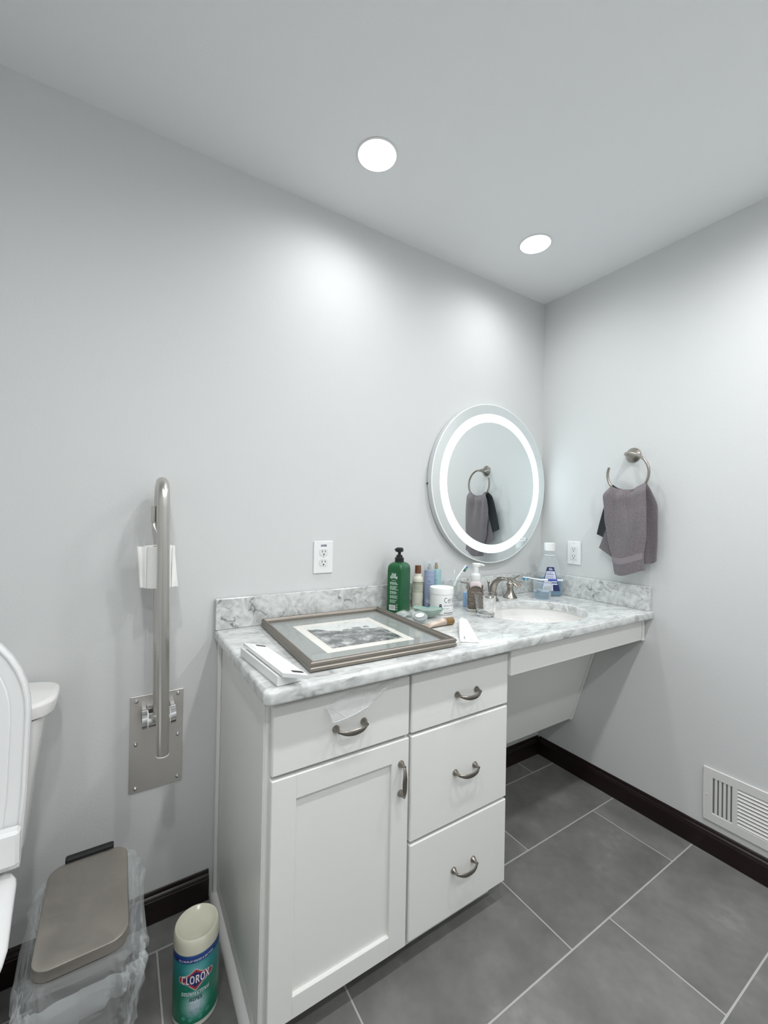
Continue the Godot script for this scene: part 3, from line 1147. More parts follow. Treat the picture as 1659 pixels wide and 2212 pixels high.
	var back_mid := func(u: float, q: float) -> Vector3:
		var zl := lerpf(-0.05, -0.128, pow(q, 1.3))
		var zr := lerpf(0.02, -0.03, q)
		var yb := lerpf(-0.248, -0.31, u)
		return Vector3(-0.001 + 0.009 * smoothstep(0.0, 0.15, q), lerpf(0.012, yb, q), lerpf(zl, zr, u))
	tb.slab(back_mid, 12, 24, 0.008)
	part("terry_cloth", tb, M.towel, tw)
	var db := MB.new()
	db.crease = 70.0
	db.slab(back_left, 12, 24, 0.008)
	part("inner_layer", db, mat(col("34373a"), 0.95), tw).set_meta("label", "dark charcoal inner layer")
	var hem := func(u: float, q: float) -> Vector3:
		var p: Vector3 = front.call(0.02 + 0.96 * u, 0.80 + 0.075 * q)
		return p + Vector3(-0.0052, 0, 0)
	part("woven_band", MB.new().slab(hem, 24, 4, 0.0012), M.hem, tw)

# ------------------------------------------------------------------ grab bar and paper
func build_grab_bar() -> void:
	var o := thing("grab_bar", "stainless steel fold-up grab bar bolted upright to the wall beside the toilet", "grab bar", Vector3(-1.835, 0.5616, 0))
	var wx := func(x: float, y: float, z: float) -> Vector3: return Vector3(x + 1.835, y - 0.5616, z)
	var pl := MB.new()
	pl.bx(wx.call(-1.9075, 0.4160, 0.001), wx.call(-1.7625, 0.7070, 0.0055), 0.001)
	part("wall_plate", pl, M.steel_plate, o)
	for q in [[-1.892, 0.692], [-1.778, 0.695], [-1.8915, 0.562], [-1.777, 0.566], [-1.890, 0.428], [-1.775, 0.432]]:
		var bm := MB.new()
		bm.crease = 60.0
		bm.xf = Transform3D(Basis(Vector3.RIGHT, PI / 2), wx.call(q[0], q[1], 0.0055))
		bm.lathe([Vector2(0.0, 0.0), Vector2(0.0060, 0.0), Vector2(0.0058, 0.002), Vector2(0.0042, 0.0046), Vector2(0.0, 0.0058)], 16)
		part("bolt", bm, M.chrome, o)
	var hg := MB.new()
	for s in [[-1.8785, -1.8645], [-1.803, -1.788]]:
		hg.bx(wx.call(s[0], 0.628, 0.0055), wx.call(s[1], 0.674, 0.034), 0.002)
		hg.tube([wx.call(s[0], 0.646, 0.036), wx.call(s[1], 0.646, 0.036)], 0.0265, 28)
	hg.bx(wx.call(-1.8644, 0.668, 0.0055), wx.call(-1.803, 0.678, 0.022), 0.001)
	part("hinge_bracket", hg, M.chrome, o)
	var br := MB.new()
	br.tube([wx.call(-1.8625, 0.642, 0.038), wx.call(-1.805, 0.642, 0.038)], 0.021, 28)
	part("hinge_barrel", br, M.chrome, o)
	for q in [[-1.8643, -1.8618, 0.0285], [-1.805, -1.803, 0.0275]]:
		part("nylon_washer", MB.new().tube([wx.call(q[0], 0.643, 0.037), wx.call(q[1], 0.643, 0.037)], q[2], 28), M.rubber_white, o)
	# the U of tube: rear leg from the hinge, loop at the top, front leg with an open end
	var path := []
	for i in 5:
		path.append(wx.call(lerpf(-1.834, -1.8425, i / 4.0), lerpf(0.652, 1.28, i / 4.0), 0.034))
	for i in range(1, 16):
		var a := PI * i / 16.0
		path.append(wx.call(-1.8428, 1.295 + 0.0595 * sin(a), 0.0935 - 0.0595 * cos(a)))
	for i in 5:
		path.append(wx.call(lerpf(-1.8425, -1.831, i / 4.0), lerpf(1.28, 0.5885, i / 4.0), 0.153))
	var tb := MB.new()
	tb.crease = 60.0
	tb.tube(path, 0.0163, 24, false, Vector3.RIGHT)
	part("bar_tube", tb, M.steel, o)
	var cp := MB.new()
	cp.xf.origin = wx.call(-1.831, 0.586, 0.153)
	cp.lathe([Vector2(0.0, 0.0), Vector2(0.0168, 0.0), Vector2(0.0168, 0.0025), Vector2(0.0, 0.0025)], 24)
	part("end_cap", cp, M.rubber_white, o)
	# paper holder clipped to the rear leg
	var ph := MB.new()
	ph.crease = 50.0
	ph.bx(wx.call(-1.8655, 1.236, 0.028), wx.call(-1.8575, 1.286, 0.060), 0.0012)
	part("holder_clip", ph, M.steel, o)
	var pw := MB.new()
	pw.crease = 60.0
	pw.tube([wx.call(-1.861, 1.24, 0.05), wx.call(-1.859, 1.222, 0.055), wx.call(-1.854, 1.205, 0.07), wx.call(-1.848, 1.196, 0.088), wx.call(-1.845, 1.185, 0.0945), wx.call(-1.845, 1.05, 0.0945)], 0.0045, 10)
	part("holder_rod", pw, M.steel, o)
	# the roll
	var r := thing("toilet_paper_roll", "white toilet paper roll with loose sheets hanging on the grab bar", "toilet paper", Vector3(-1.845, 1.0515, 0.0935))
	var rl := MB.new()
	rl.crease = 50.0
	rl.lathe_ring([Vector2(0.018, 0.001), Vector2(0.0395, 0.0), Vector2(0.0405, 0.003), Vector2(0.0405, 0.115), Vector2(0.0395, 0.118), Vector2(0.018, 0.117)], 40)
	part("paper_winding", rl, M.paper, r)
	var core := MB.new()
	core.lathe_ring([Vector2(0.0165, 0.0), Vector2(0.0178, 0.0), Vector2(0.0178, 0.1175), Vector2(0.0165, 0.1175)], 24)
	part("core", core, mat(col("a08a70"), 0.9), r)
	var flap := func(u: float, q: float) -> Vector3:
		# leaves the roll at its left side and hangs to the left
		var x := -0.034 - 0.024 * u + 0.009 * u * q
		return Vector3(x, lerpf(0.1185, 0.001 + 0.002 * u, q), 0.024 - 0.008 * u + 0.004 * sin(q * 6.0) * u + 0.003 * sin(u * 9.0))
	var fl := MB.new()
	fl.crease = 60.0
	fl.slab(flap, 8, 14, 0.0014)
	part("loose_sheet", fl, M.paper, r)
	var flap2 := func(u: float, q: float) -> Vector3:
		return Vector3(0.030 + (0.006 + 0.012 * q) * u, lerpf(0.120, 0.0, q), 0.028 - 0.010 * u + 0.003 * sin(u * 5.0 + q * 3.0))
	var f2 := MB.new()
	f2.crease = 60.0
	f2.slab(flap2, 6, 10, 0.0014)
	part("loose_sheet", f2, M.paper, r)

# ------------------------------------------------------------------ toilet
func build_toilet() -> void:
	var cx := -2.30
	var o := thing("toilet", "white toilet with its lid raised against the tank at the left edge", "toilet", Vector3(cx, 0, 0))
	var w: Material = M.ceramic
	var bl := MB.new()
	bl.crease = 60.0
	bl.loft([[0.0, 0.115, 0.20, 2.6, 0, 0.40], [0.03, 0.112, 0.195, 2.6, 0, 0.40], [0.15, 0.10, 0.18, 2.4, 0, 0.40], [0.25, 0.115, 0.19, 2.3, 0, 0.41], [0.34, 0.155, 0.225, 2.2, 0, 0.44], [0.40, 0.178, 0.25, 2.2, 0, 0.465], [0.425, 0.186, 0.255, 2.7, 0, 0.47], [0.438, 0.185, 0.252, 2.7, 0, 0.47], [0.442, 0.180, 0.247, 2.7, 0, 0.47]], 56)
	bl.bx(Vector3(-0.12, 0.30, 0.06), Vector3(0.12, 0.43, 0.26), 0.02)
	part("bowl", bl, w, o)
	var tk := MB.new()
	tk.crease = 60.0
	tk.loft([[0.432, 0.165, 0.075, 5.0, 0, 0.112], [0.45, 0.172, 0.082, 5.0, 0, 0.112], [0.60, 0.186, 0.088, 5.0, 0, 0.112], [0.765, 0.208, 0.094, 5.0, 0, 0.112]], 56)
	part("tank", tk, w, o)
	var lid := MB.new()
	lid.crease = 60.0
	lid.loft([[0.766, 0.212, 0.094, 3.6, 0, 0.112], [0.770, 0.226, 0.103, 3.6, 0, 0.112], [0.796, 0.2315, 0.106, 3.6, 0, 0.112], [0.803, 0.228, 0.103, 3.6, 0, 0.112], [0.806, 0.218, 0.094, 3.6, 0, 0.112]], 56)
	part("tank_lid", lid, w, o)
	# seat ring lying on the bowl
	var path := []
	var rad := []
	for i in 5:
		path.append(Vector3(lerpf(-0.108, 0.108, i / 4.0), 0.457, 0.256))
	for i in range(1, 6):
		var a := PI / 2 * i / 5.0
		path.append(Vector3(0.108 + 0.038 * sin(a), 0.457, 0.294 - 0.038 * cos(a)))
	path.append(Vector3(0.153, 0.457, 0.38))
	for i in 25:
		var a := PI * i / 24.0
		path.append(Vector3(0.160 * cos(a), 0.457, 0.46 + 0.22 * sin(a)))
	path.append(Vector3(-0.153, 0.457, 0.38))
	for i in 5:
		var a := PI / 2 * (1.0 - i / 5.0)
		path.append(Vector3(-0.108 - 0.038 * sin(a), 0.457, 0.294 - 0.038 * cos(a)))
	for i in path.size():
		rad.append(Vector2(0.036, 0.0135))
	var st := MB.new()
	st.crease = 60.0
	st.tube(path, rad, 16, true, Vector3(0, 1, 0.0001))
	part("seat", st, M.plastic_white, o)
	var hb := MB.new()
	hb.bx(Vector3(-0.184, 0.497, 0.262), Vector3(0.184, 0.573, 0.292), 0.006)
	part("hinge_housing", hb, M.plastic_white, o)
	# raised lid, leaning back on the tank
	var lt := MB.new()
	lt.crease = 60.0
	lt.xf = Transform3D(Basis(Vector3.RIGHT, deg_to_rad(-3.0)) * Basis(Vector3.RIGHT, PI / 2), Vector3(0, 0.47, 0.236))
	# local: x across, z up the lid (after the turn, minus), y the thickness towards the room
	var pl := lid_outline(0.0)
	lt.prism(pl, 0.0, 0.022, 0.004)
	part("seat_lid", lt, M.plastic_white, o)
	var rim := MB.new()
	rim.crease = 60.0
	rim.xf = lt.xf
	var rp := []
	var ro := lid_outline(0.006)
	for p in ro:
		rp.append(Vector3(p.x, 0.022, p.y))
	rim.tube(rp, 0.0045, 10, true, Vector3(0, 1, 0.0001))
	part("lid_rim", rim, M.plastic_white, o)
	var ip := MB.new()
	ip.crease = 60.0
	ip.xf = lt.xf
	ip.prism(lid_outline(0.034), 0.0215, 0.0265, 0.003)
	part("lid_inner_panel", ip, M.plastic_white, o)

func lid_outline(d: float) -> PackedVector2Array:
	var o := PackedVector2Array()
	var hw := 0.189 - d
	o.append(Vector2(-0.180 + d, -d))
	o.append(Vector2(0.180 - d, -d))
	o.append(Vector2(hw, -0.16))
	o.append(Vector2(hw + 0.002, -0.30))
	for i in 21:
		var a := PI * i / 20.0
		o.append(Vector2((hw + 0.002) * cos(a), -0.335 - (0.225 - d) * sin(a)))
	o.append(Vector2(-hw - 0.002, -0.30))
	o.append(Vector2(-hw, -0.16))
	return o

# ------------------------------------------------------------------ bin
func build_bin() -> void:
	var o := thing("trash_can", "slim brushed steel trash can with a flat lid between toilet and wipes canister", "trash can", Vector3(-1.991, 0, 0.36))
	var b := MB.new()
	b.crease = 60.0
	b.loft_rr([[0.0, 0.066, 0.122, 0.028], [0.01, 0.070, 0.126, 0.03], [0.385, 0.0755, 0.133, 0.033], [0.396, 0.0755, 0.133, 0.033]])
	part("body", b, mat(col("8d8a87"), 0.35, 1.0), o)
	var l := MB.new()
	l.crease = 35.0
	l.loft_rr([[0.3995, 0.076, 0.135, 0.031], [0.4005, 0.0785, 0.1375, 0.033], [0.4190, 0.0785, 0.1375, 0.033], [0.4206, 0.0777, 0.1367, 0.0323], [0.4212, 0.0764, 0.1354, 0.031], [0.4216, 0.070, 0.129, 0.026]])
	part("lid", l, smudged(mat(col("aaa49d"), 1.0, 1.0)), o)
	part("lid_hinge", MB.new().box(Vector3(0.0, 0.4185, -0.1465), Vector3(0.098, 0.020, 0.017), 0.003), mat(col("121212"), 0.7), o)
	# liner folded over the rim
	var g := thing("bin_liner", "clear crinkled plastic bag folded over the rim of the trash can", "bin liner", Vector3(-1.991, 0, 0.36))
	var nz := noise(5, 1.0, 3)
	var secs := [[0.398, 0.079, 0.0], [0.402, 0.090, 0.2], [0.392, 0.101, 0.5], [0.36, 0.105, 0.8], [0.31, 0.103, 1.0], [0.26, 0.098, 1.0], [0.215, 0.094, 1.0], [0.18, 0.091, 1.0]]
	var fn := func(u: float, q: float) -> Vector3:
		var k := q * (secs.size() - 1)
		var i := mini(int(k), secs.size() - 2)
		var f := k - i
		var y := lerpf(secs[i][0], secs[i + 1][0], f)
		var off := lerpf(secs[i][1], secs[i + 1][1], f) - 0.079
		var am := lerpf(secs[i][2], secs[i + 1][2], f)
		var a := TAU * u
		var e := 2.0 / 6.0
		var cx := signf(sin(a)) * pow(absf(sin(a)), e)
		var cz := signf(cos(a)) * pow(absf(cos(a)), e)
		var rr := nz.get_noise_3d(sin(a) * 3.0, q * 2.2, cos(a) * 3.0) * 0.016 * am + nz.get_noise_3d(sin(a) * 9.0, q * 6.0, cos(a) * 9.0) * 0.010 * am
		var out := off * (1.15 if sin(a) > 0.2 else 0.95) + rr
		return Vector3(cx * (0.0785 + out), y + 0.035 * am * nz.get_noise_2d(sin(a) * 1.6 + 9.0, cos(a) * 1.6) * q, cz * (0.1365 + out))
	var lm := MB.new()
	lm.crease = 16.0
	lm.sheet(fn, 110, 26, Vector3.UP)
	part("plastic_film", lm, M.liner, g)
	var hm := MB.new()
	hm.crease = 20.0
	hm.sheet(func(u, q):
		var p: Vector3 = fn.call(u, lerpf(0.36, 0.52, q) + 0.02 * nz.get_noise_2d(u * 9.0, 2.0))
		var k := 1.0 + 0.05 * sin(q * PI)
		return Vector3(p.x * k, p.y, p.z * k), 120, 6, Vector3.UP)
	part("gathered_hem", hm, M.liner_hem, g)

# ------------------------------------------------------------------ picture frame and white box
func build_frame() -> void:
	var o := thing("picture_frame", "silver beaded picture frame lying flat on the counter with a grey print", "picture frame", Vector3(-1.306, CT, 0.284), deg_to_rad(-2.0))
	var hx := 0.230
	var hz := 0.2415
	var silver := mat(col("8d877f"), 0.38, 0.75)
	var silver2 := mat(col("6f6a64"), 0.4, 0.7)
	# profile across the rail, from outside in: (inwards, height)
	var prof := [Vector2(0.0, 0.003), Vector2(0.0, 0.010), Vector2(0.002, 0.012), Vector2(0.002, 0.016), Vector2(0.0, 0.018), Vector2(0.001, 0.023), Vector2(0.004, 0.0255), Vector2(0.007, 0.0255), Vector2(0.009, 0.022), Vector2(0.012, 0.020), Vector2(0.014, 0.0215), Vector2(0.016, 0.0195), Vector2(0.0165, 0.012), Vector2(0.0165, 0.003)]
	for k in 4:
		var along := Vector3([0, 1, 0, -1][k], 0, [1, 0, -1, 0][k])
		var out := Vector3([1, 0, -1, 0][k], 0, [0, -1, 0, 1][k])
		var ext := hz if k % 2 == 0 else hx
		var dist := hx if k % 2 == 0 else hz
		var rr := []
		for s in [-1.0, 1.0]:
			var ring := []
			for p in prof:
				ring.append(out * (dist - p.x) + along * s * (ext - p.x) + Vector3.UP * p.y)
			rr.append(ring)
		var mb := MB.new()
		mb.crease = 20.0
		part("frame_rail", mb.rings(rr), silver, o)
	var beads := MB.new()
	beads.crease = 80.0
	for k in 4:
		var along := Vector3([0, 1, 0, -1][k], 0, [1, 0, -1, 0][k])
		var out := Vector3([1, 0, -1, 0][k], 0, [0, -1, 0, 1][k])
		var ext := (hz if k % 2 == 0 else hx) - 0.006
		var dist := (hx if k % 2 == 0 else hz) - 0.006
		var n := 88
		for i in n:
			beads.xf = Transform3D(Basis(), out * dist + along * lerpf(-ext, ext, (i + 0.5) / n) + Vector3.UP * 0.0255)
			beads.lathe([Vector2(0.0, -0.001), Vector2(0.002, 0.0), Vector2(0.0016, 0.0014), Vector2(0.0, 0.0021)], 6, false)
	var bd := part("beading", beads, silver, o)
	bd.set_meta("kind", "stuff")
	part("backing", MB.new().bx(Vector3(-hx + 0.01, 0.0, -hz + 0.01), Vector3(hx - 0.01, 0.0085, hz - 0.01), 0.001), silver2, o)
	part("mat_board", MB.new().bx(Vector3(-hx + 0.0168, 0.0088, -hz + 0.0168), Vector3(hx - 0.0168, 0.0100, hz - 0.0168), 0.0002), mat(col("8f948f"), 0.9), o)
	var r := Basis(Vector3.UP, deg_to_rad(2.0))
	part("inner_mat", MB.new().bx(Vector3(-0.148, 0.0101, -0.152), Vector3(0.140, 0.0112, 0.151), 0.0002), mat(col("efece2"), 0.9), o)
	var pic := MB.new()
	pic.sheet(func(u, v): return Vector3(lerpf(-0.121, 0.117, u), 0.0115, lerpf(-0.122, 0.122, v)), 1, 1, Vector3.UP)
	part("print", pic, printed(landscape(), 0.9), o)
	part("glass_pane", MB.new().sheet(func(u, v): return Vector3(lerpf(-hx + 0.0166, hx - 0.0166, u), 0.0135, lerpf(-hz + 0.0166, hz - 0.0166, v)), 1, 1, Vector3.UP), M.clear, o)

	# long white box with a slanted top plate
	var w := thing("white_device", "long white plastic box with a slanted top plate and two black strips", "plastic box", Vector3(-1.62, CT, 0.44))
	var f := func(x: float, z: float) -> Vector2: return Vector2(x + 1.62, z - 0.44)
	var base := PackedVector2Array([f.call(-1.661, 0.309), f.call(-1.613, 0.332), f.call(-1.580, 0.550), f.call(-1.639, 0.556)])
	var bm := MB.new()
	var lo := []
	var hi := []
	for p in base:
		lo.append(Vector3(p.x, 0.0012, p.y))
		var right: bool = p.x > 0.0
		hi.append(Vector3(p.x + (-0.006 if right else 0.0), 0.012 if right else 0.0235, p.y))
	bm.crease = 15.0
	part("box_base", bm.rings([lo, hi]), M.plastic_white, w)
	var top := [f.call(-1.652, 0.300), f.call(-1.603, 0.338), f.call(-1.581, 0.596), f.call(-1.6305, 0.565)]
	var t0 := []
	var t1 := []
	for i in 4:
		var p: Vector2 = top[i]
		var dy := -0.004 if i == 1 or i == 2 else 0.0
		t0.append(Vector3(p.x, 0.0238 + dy, p.y))
		t1.append(Vector3(p.x, 0.0328 + dy, p.y))
	var tm := MB.new()
	tm.crease = 15.0
	part("top_plate", tm.rings([t0, t1]), M.plastic_white, w)
	var dec := blank(128, 512, col("eeefee"))
	for k in 5:
		fill(dec, 20 + k, 20 + 18 * k, 24 + k, 34 + 18 * k, col("8f9192"))
	var nz := noise(77, 0.045, 3)
	for y in range(90, 470):
		for x in range(46, 120):
			var n := absf(nz.get_noise_2d(x, y))
			if n < 0.035:
				dec.set_pixel(x, y, col("b4b7b8"))
	var on_top := func(u: float, v: float) -> Vector3:
		var a: Vector3 = t1[0].lerp(t1[1], u)
		var b: Vector3 = t1[3].lerp(t1[2], u)
		return a.lerp(b, v) + Vector3(0, 0.0003, 0)
	part("printed_sheet", MB.new().sheet(func(u, v): return on_top.call(0.04 + 0.92 * u, 0.02 + 0.96 * v), 1, 8, Vector3.UP), printed(dec, 0.35), w)
	for k in [[0.045, 0.075], [0.905, 0.945]]:
		var sm := MB.new()
		sm.slab(func(u, v): return on_top.call(0.5 + 0.42 * u, lerpf(k[0], k[1], v)) + Vector3(0, 0.0009, 0), 4, 2, 0.0012)
		part("rubber_strip", sm, M.plastic_black, w)

func landscape() -> Image:
	# a soft monochrome landscape print: pale sky, trees at the left, roofs along a ridge, rocks below
	var im := blank(256, 256, col("e9e6dc"))
	var a := noise(91, 0.02, 5)
	var b := noise(92, 0.07, 4)
	for y in 256:
		for x in 256:
			var u := x / 256.0
			var v := y / 256.0
			var ridge := 0.36 + 0.06 * a.get_noise_1d(x * 0.8) + 0.14 * maxf(0.0, u - 0.45) - 0.22 * smoothstep(0.42, 0.0, u)
			var n := a.get_noise_2d(x, y)
			var m := b.get_noise_2d(x, y)
			var sky := 0.90 - 0.05 * v + 0.03 * n
			var land := 0.42 + 0.5 * n + 0.26 * m + 0.08 * sin(v * 22.0 + u * 5.0)
			if u < 0.4 and v < 0.5:
				land -= 0.12 * (1.0 - absf(b.get_noise_2d(x * 2.5, y * 0.4)) * 3.0)
			var k := lerpf(sky, clampf(land, 0.16, 0.8), smoothstep(ridge - 0.015, ridge + 0.02, v))
			im.set_pixel(x, y, Color(k * 0.985, k, k * 0.98))
	for q in [[112, 84, 26], [150, 76, 34], [196, 74, 22]]:
		fill(im, q[0], q[1] + 8, q[0] + q[2], q[1] + 22, Color(0.62, 0.64, 0.63))
		poly(im, [Vector2(q[0] - 3, q[1] + 9), Vector2(q[0] + 5, q[1]), Vector2(q[0] + q[2] - 4, q[1]), Vector2(q[0] + q[2] + 3, q[1] + 9)], Color(0.3, 0.33, 0.33))
	return im

# ------------------------------------------------------------------ things on the counter
func cyl_label(rad: float, y0: float, y1: float, mid: float, span: float) -> MB:
	# a curved label round the y axis; its middle looks along (sin mid, cos mid)
	var mb := MB.new()
	mb.crease = 60.0
	mb.sheet(func(u, v):
		var a: float = mid + (u - 0.5) * span
		return Vector3(sin(a) * rad, lerpf(y1, y0, v), cos(a) * rad), 40, 1, Vector3(sin(mid), 0, cos(mid)))
	return mb

func toothbrush(o: Node3D, path: Array, head_dir: Vector3, handle: Material, grip: Material, tufts: Array) -> void:
	# path from handle end to the head tip
	var n := path.size()
	var rad := []
	for i in n:
		var k := float(i) / (n - 1)
		rad.append(Vector2(0.0055, 0.0045) if k < 0.6 else Vector2(lerpf(0.0045, 0.005, k), 0.0028))
	var mb := MB.new()
	mb.crease = 60.0
	mb.tube(path, rad, 12, false, head_dir)
	part("brush_handle", mb, handle, o)
	var g := MB.new()
	g.crease = 60.0
	g.tube([path[1], path[1].lerp(path[2], 0.6), path[2]], [Vector2(0.0062, 0.0052), Vector2(0.0066, 0.0055), Vector2(0.006, 0.005)], 12, false, head_dir)
	part("brush_grip", g, grip, o)
	var tip: Vector3 = path[n - 1]
	var prev: Vector3 = path[n - 2]
	var d := (tip - prev).normalized()
	for k in tufts.size():
		var c := prev.lerp(tip, (k + 0.5) / tufts.size())
		var b := MB.new()
		var side := d.cross(head_dir).normalized()
		b.xf = Transform3D(Basis(side, head_dir.normalized(), side.cross(head_dir.normalized())), c + head_dir.normalized() * 0.0075)
		b.box(Vector3.ZERO, Vector3(0.0095, 0.0105, prev.distance_to(tip) / tufts.size() * 0.96), 0.0006)
		part("bristles", b, tufts[k], o)

func build_counter_things() -> void:
	# green body wash
	var o := thing("body_wash_bottle", "tall green body wash bottle with a black pump beside the picture frame", "soap bottle", Vector3(-0.986, CT, 0.077), 0.5)
	var green := mat(col("1b5a35"), 0.28)
	var mb := MB.new()
	mb.crease = 50.0
	mb.loft([[0.0, 0.041, 0.032, 6.0], [0.004, 0.0445, 0.0355, 6.0], [0.050, 0.0445, 0.0355, 6.0], [0.056, 0.0442, 0.0335, 6.0], [0.062, 0.0445, 0.0350, 6.0], [0.076, 0.0445, 0.0355, 6.0], [0.082, 0.0442, 0.0338, 6.0], [0.090, 0.0445, 0.0352, 6.0], [0.176, 0.0435, 0.035, 6.0], [0.188, 0.0415, 0.0335, 5.5], [0.196, 0.036, 0.029, 4.5], [0.2015, 0.0255, 0.022, 3.0], [0.2035, 0.0165, 0.0165, 2.0]], 56)
	part("bottle", mb, green, o)
	var lab := blank(256, 640, col("1b5a35"))
	var pale := col("cfe3d4")
	write(lab, "Irish", 128, 60, 46, Color.WHITE, true, 90, 0.2, false, true)
	write(lab, "Spring", 128, 104, 52, Color.WHITE, true, 150, 0.2, false, true)
	fill(lab, 90, 150, 170, 156, pale)
	small_print(lab, 50, 178, 220, 3, 15, 8, pale, 3)
	small_print(lab, 50, 240, 236, 4, 16, 8, pale, 5)
	small_print(lab, 50, 320, 236, 3, 16, 8, pale, 6)
	small_print(lab, 50, 385, 240, 3, 16, 8, pale, 7)
	small_print(lab, 50, 450, 220, 4, 14, 6, pale, 8)
	fill(lab, 40, 530, 170, 610, Color(0.93, 0.94, 0.93))
	for k in 22:
		fill(lab, 48 + k * 5.2, 536, 48 + k * 5.2 + 1 + (k * 7) % 3, 596, col("20242a"))
	for q in [[200, 520], [200, 556], [200, 592]]:
		poly(lab, [Vector2(q[0], q[1] - 14), Vector2(q[0] + 14, q[1] + 10), Vector2(q[0] - 14, q[1] + 10)], pale)
	var lm := MB.new()
	lm.sheet(func(u, v): return Vector3(-0.0449, lerpf(0.172, 0.008, v), lerpf(-0.0275, 0.0275, u)), 1, 8, Vector3.LEFT)
	part("label", lm, printed(lab, 0.3), o)
	var pm := MB.new()
	pm.crease = 40.0
	pm.lathe([Vector2(0.0, 0.203), Vector2(0.0185, 0.203), Vector2(0.0185, 0.219), Vector2(0.0155, 0.2215), Vector2(0.0135, 0.222), Vector2(0.0125, 0.23), Vector2(0.0065, 0.231), Vector2(0.0062, 0.246), Vector2(0.0, 0.246)], 32)
	pm.loft([[0.243, 0.014, 0.012, 3.0], [0.246, 0.0165, 0.014, 3.0], [0.256, 0.0165, 0.014, 3.0], [0.2605, 0.011, 0.010, 3.0]], 28)
	pm.tube([Vector3(0.004, 0.252, -0.006), Vector3(0.012, 0.252, -0.018), Vector3(0.017, 0.249, -0.026)], 0.0055, 12)
	part("pump", pm, M.plastic_black, o)

	# lotion with brown cap
	o = thing("lotion_bottle", "slim cream lotion bottle with a brown cap beside the green pump bottle", "lotion bottle", Vector3(-0.872, CT, 0.052), -0.6)
	mb = MB.new()
	mb.crease = 50.0
	mb.lathe([Vector2(0.0, 0.0), Vector2(0.020, 0.0), Vector2(0.0222, 0.003), Vector2(0.0222, 0.118), Vector2(0.0215, 0.126), Vector2(0.0185, 0.133), Vector2(0.0155, 0.137), Vector2(0.0155, 0.1465), Vector2(0.0, 0.1465)], 36)
	part("bottle", mb, mat(col("dedccd"), 0.3), o)
	mb = MB.new()
	mb.lathe([Vector2(0.0, 0.147), Vector2(0.0128, 0.147), Vector2(0.0130, 0.1485), Vector2(0.0128, 0.178), Vector2(0.0118, 0.180), Vector2(0.0, 0.180)], 32)
	part("cap", mb, mat(col("6f4630"), 0.45), o)
	var ll := blank(256, 512, col("d5d6c6"))
	fill(ll, 0, 0, 256, 22, col("8f9384"))
	fill(ll, 0, 22, 256, 60, col("a9ad9d"))
	fill(ll, 0, 60, 256, 210, col("bcbfae"))
	small_print(ll, 70, 80, 190, 5, 16, 6, col("8d9083"), 11)
	fill(ll, 0, 205, 256, 212, col("a3a58f"))
	small_print(ll, 80, 430, 180, 2, 14, 7, col("a5a090"), 12)
	small_print(ll, 70, 488, 120, 1, 14, 9, col("3c3a36"), 13)
	part("label", cyl_label(0.0225, 0.006, 0.113, 0.0, 3.0), printed(ll), o)

	# two body sprays
	for q in [["tall lavender blue body spray with a clear cap and silver nozzle", Vector3(-0.8215, CT, 0.066), col("99a6c0"), col("7380a3"), M.chrome], ["tall aqua body spray with a clear cap and gold nozzle", Vector3(-0.7715, CT, 0.05), col("a2c6ca"), col("7cabb2"), M.gold]]:
		o = thing("body_spray", q[0], "spray bottle", q[1], -0.55, "body sprays behind the cream jar")
		mb = MB.new()
		mb.crease = 50.0
		mb.lathe([Vector2(0.0, 0.0), Vector2(0.020, 0.0), Vector2(0.0222, 0.003), Vector2(0.0222, 0.156), Vector2(0.019, 0.160), Vector2(0.0, 0.160)], 36)
		part("bottle", mb, pane(q[2], 0.72, 0.2) if false else mat(q[2], 0.15), o)
		mb = MB.new()
		mb.crease = 40.0
		mb.lathe([Vector2(0.0, 0.160), Vector2(0.0085, 0.160), Vector2(0.0085, 0.174), Vector2(0.006, 0.176), Vector2(0.0055, 0.186), Vector2(0.0, 0.187)], 24)
		part("nozzle", mb, q[4], o)
		mb = MB.new()
		mb.lathe([Vector2(0.0222, 0.160), Vector2(0.0222, 0.1975), Vector2(0.021, 0.199), Vector2(0.0, 0.199)], 36, false)
		part("clear_cap", mb, M.clear_thick, o)
		var sl := blank(256, 512, q[2])
		fill(sl, 0, 60, 256, 64, q[3])
		small_print(sl, 84, 112, 176, 2, 20, 11, q[3], 21)
		small_print(sl, 60, 170, 200, 9, 22, 8, q[3], 22)
		small_print(sl, 60, 400, 200, 3, 16, 8, Color(0.93, 0.94, 0.97), 23)
		fill(sl, 110, 470, 150, 488, col("2c3550"))
		part("label", cyl_label(0.0224, 0.004, 0.15, 0.0, 2.6), printed(sl, 0.2), o)

	# cream jar
	o = thing("cream_jar", "round white moisturizing cream jar with black lettering among the bottles", "cream jar", Vector3(-0.838, CT, 0.168))
	mb = MB.new()
	mb.crease = 50.0
	mb.lathe([Vector2(0.0, 0.0), Vector2(0.043, 0.0), Vector2(0.0465, 0.003), Vector2(0.0470, 0.008), Vector2(0.0470, 0.080), Vector2(0.0, 0.080)], 56)
	part("jar_body", mb, M.plastic_white, o)
	mb = MB.new()
	mb.crease = 50.0
	mb.lathe([Vector2(0.0, 0.0805), Vector2(0.0478, 0.0805), Vector2(0.0483, 0.082), Vector2(0.0483, 0.101), Vector2(0.0468, 0.1045), Vector2(0.0, 0.105)], 56)
	part("lid", mb, mat(col("f1f2f1"), 0.4), o)
	var cl := blank(1024, 512, col("eeefee"))
	var ink := col("23262b")
	write(cl, "CeraVe", 596, 132, 136, ink, false, 560, 0.0, true)
	fill(cl, 588, 222, 980, 228, col("8a8d92"))
	write(cl, "Moisturizing", 588, 284, 50, col("5a5f78"), true, 350, 0.0, true)
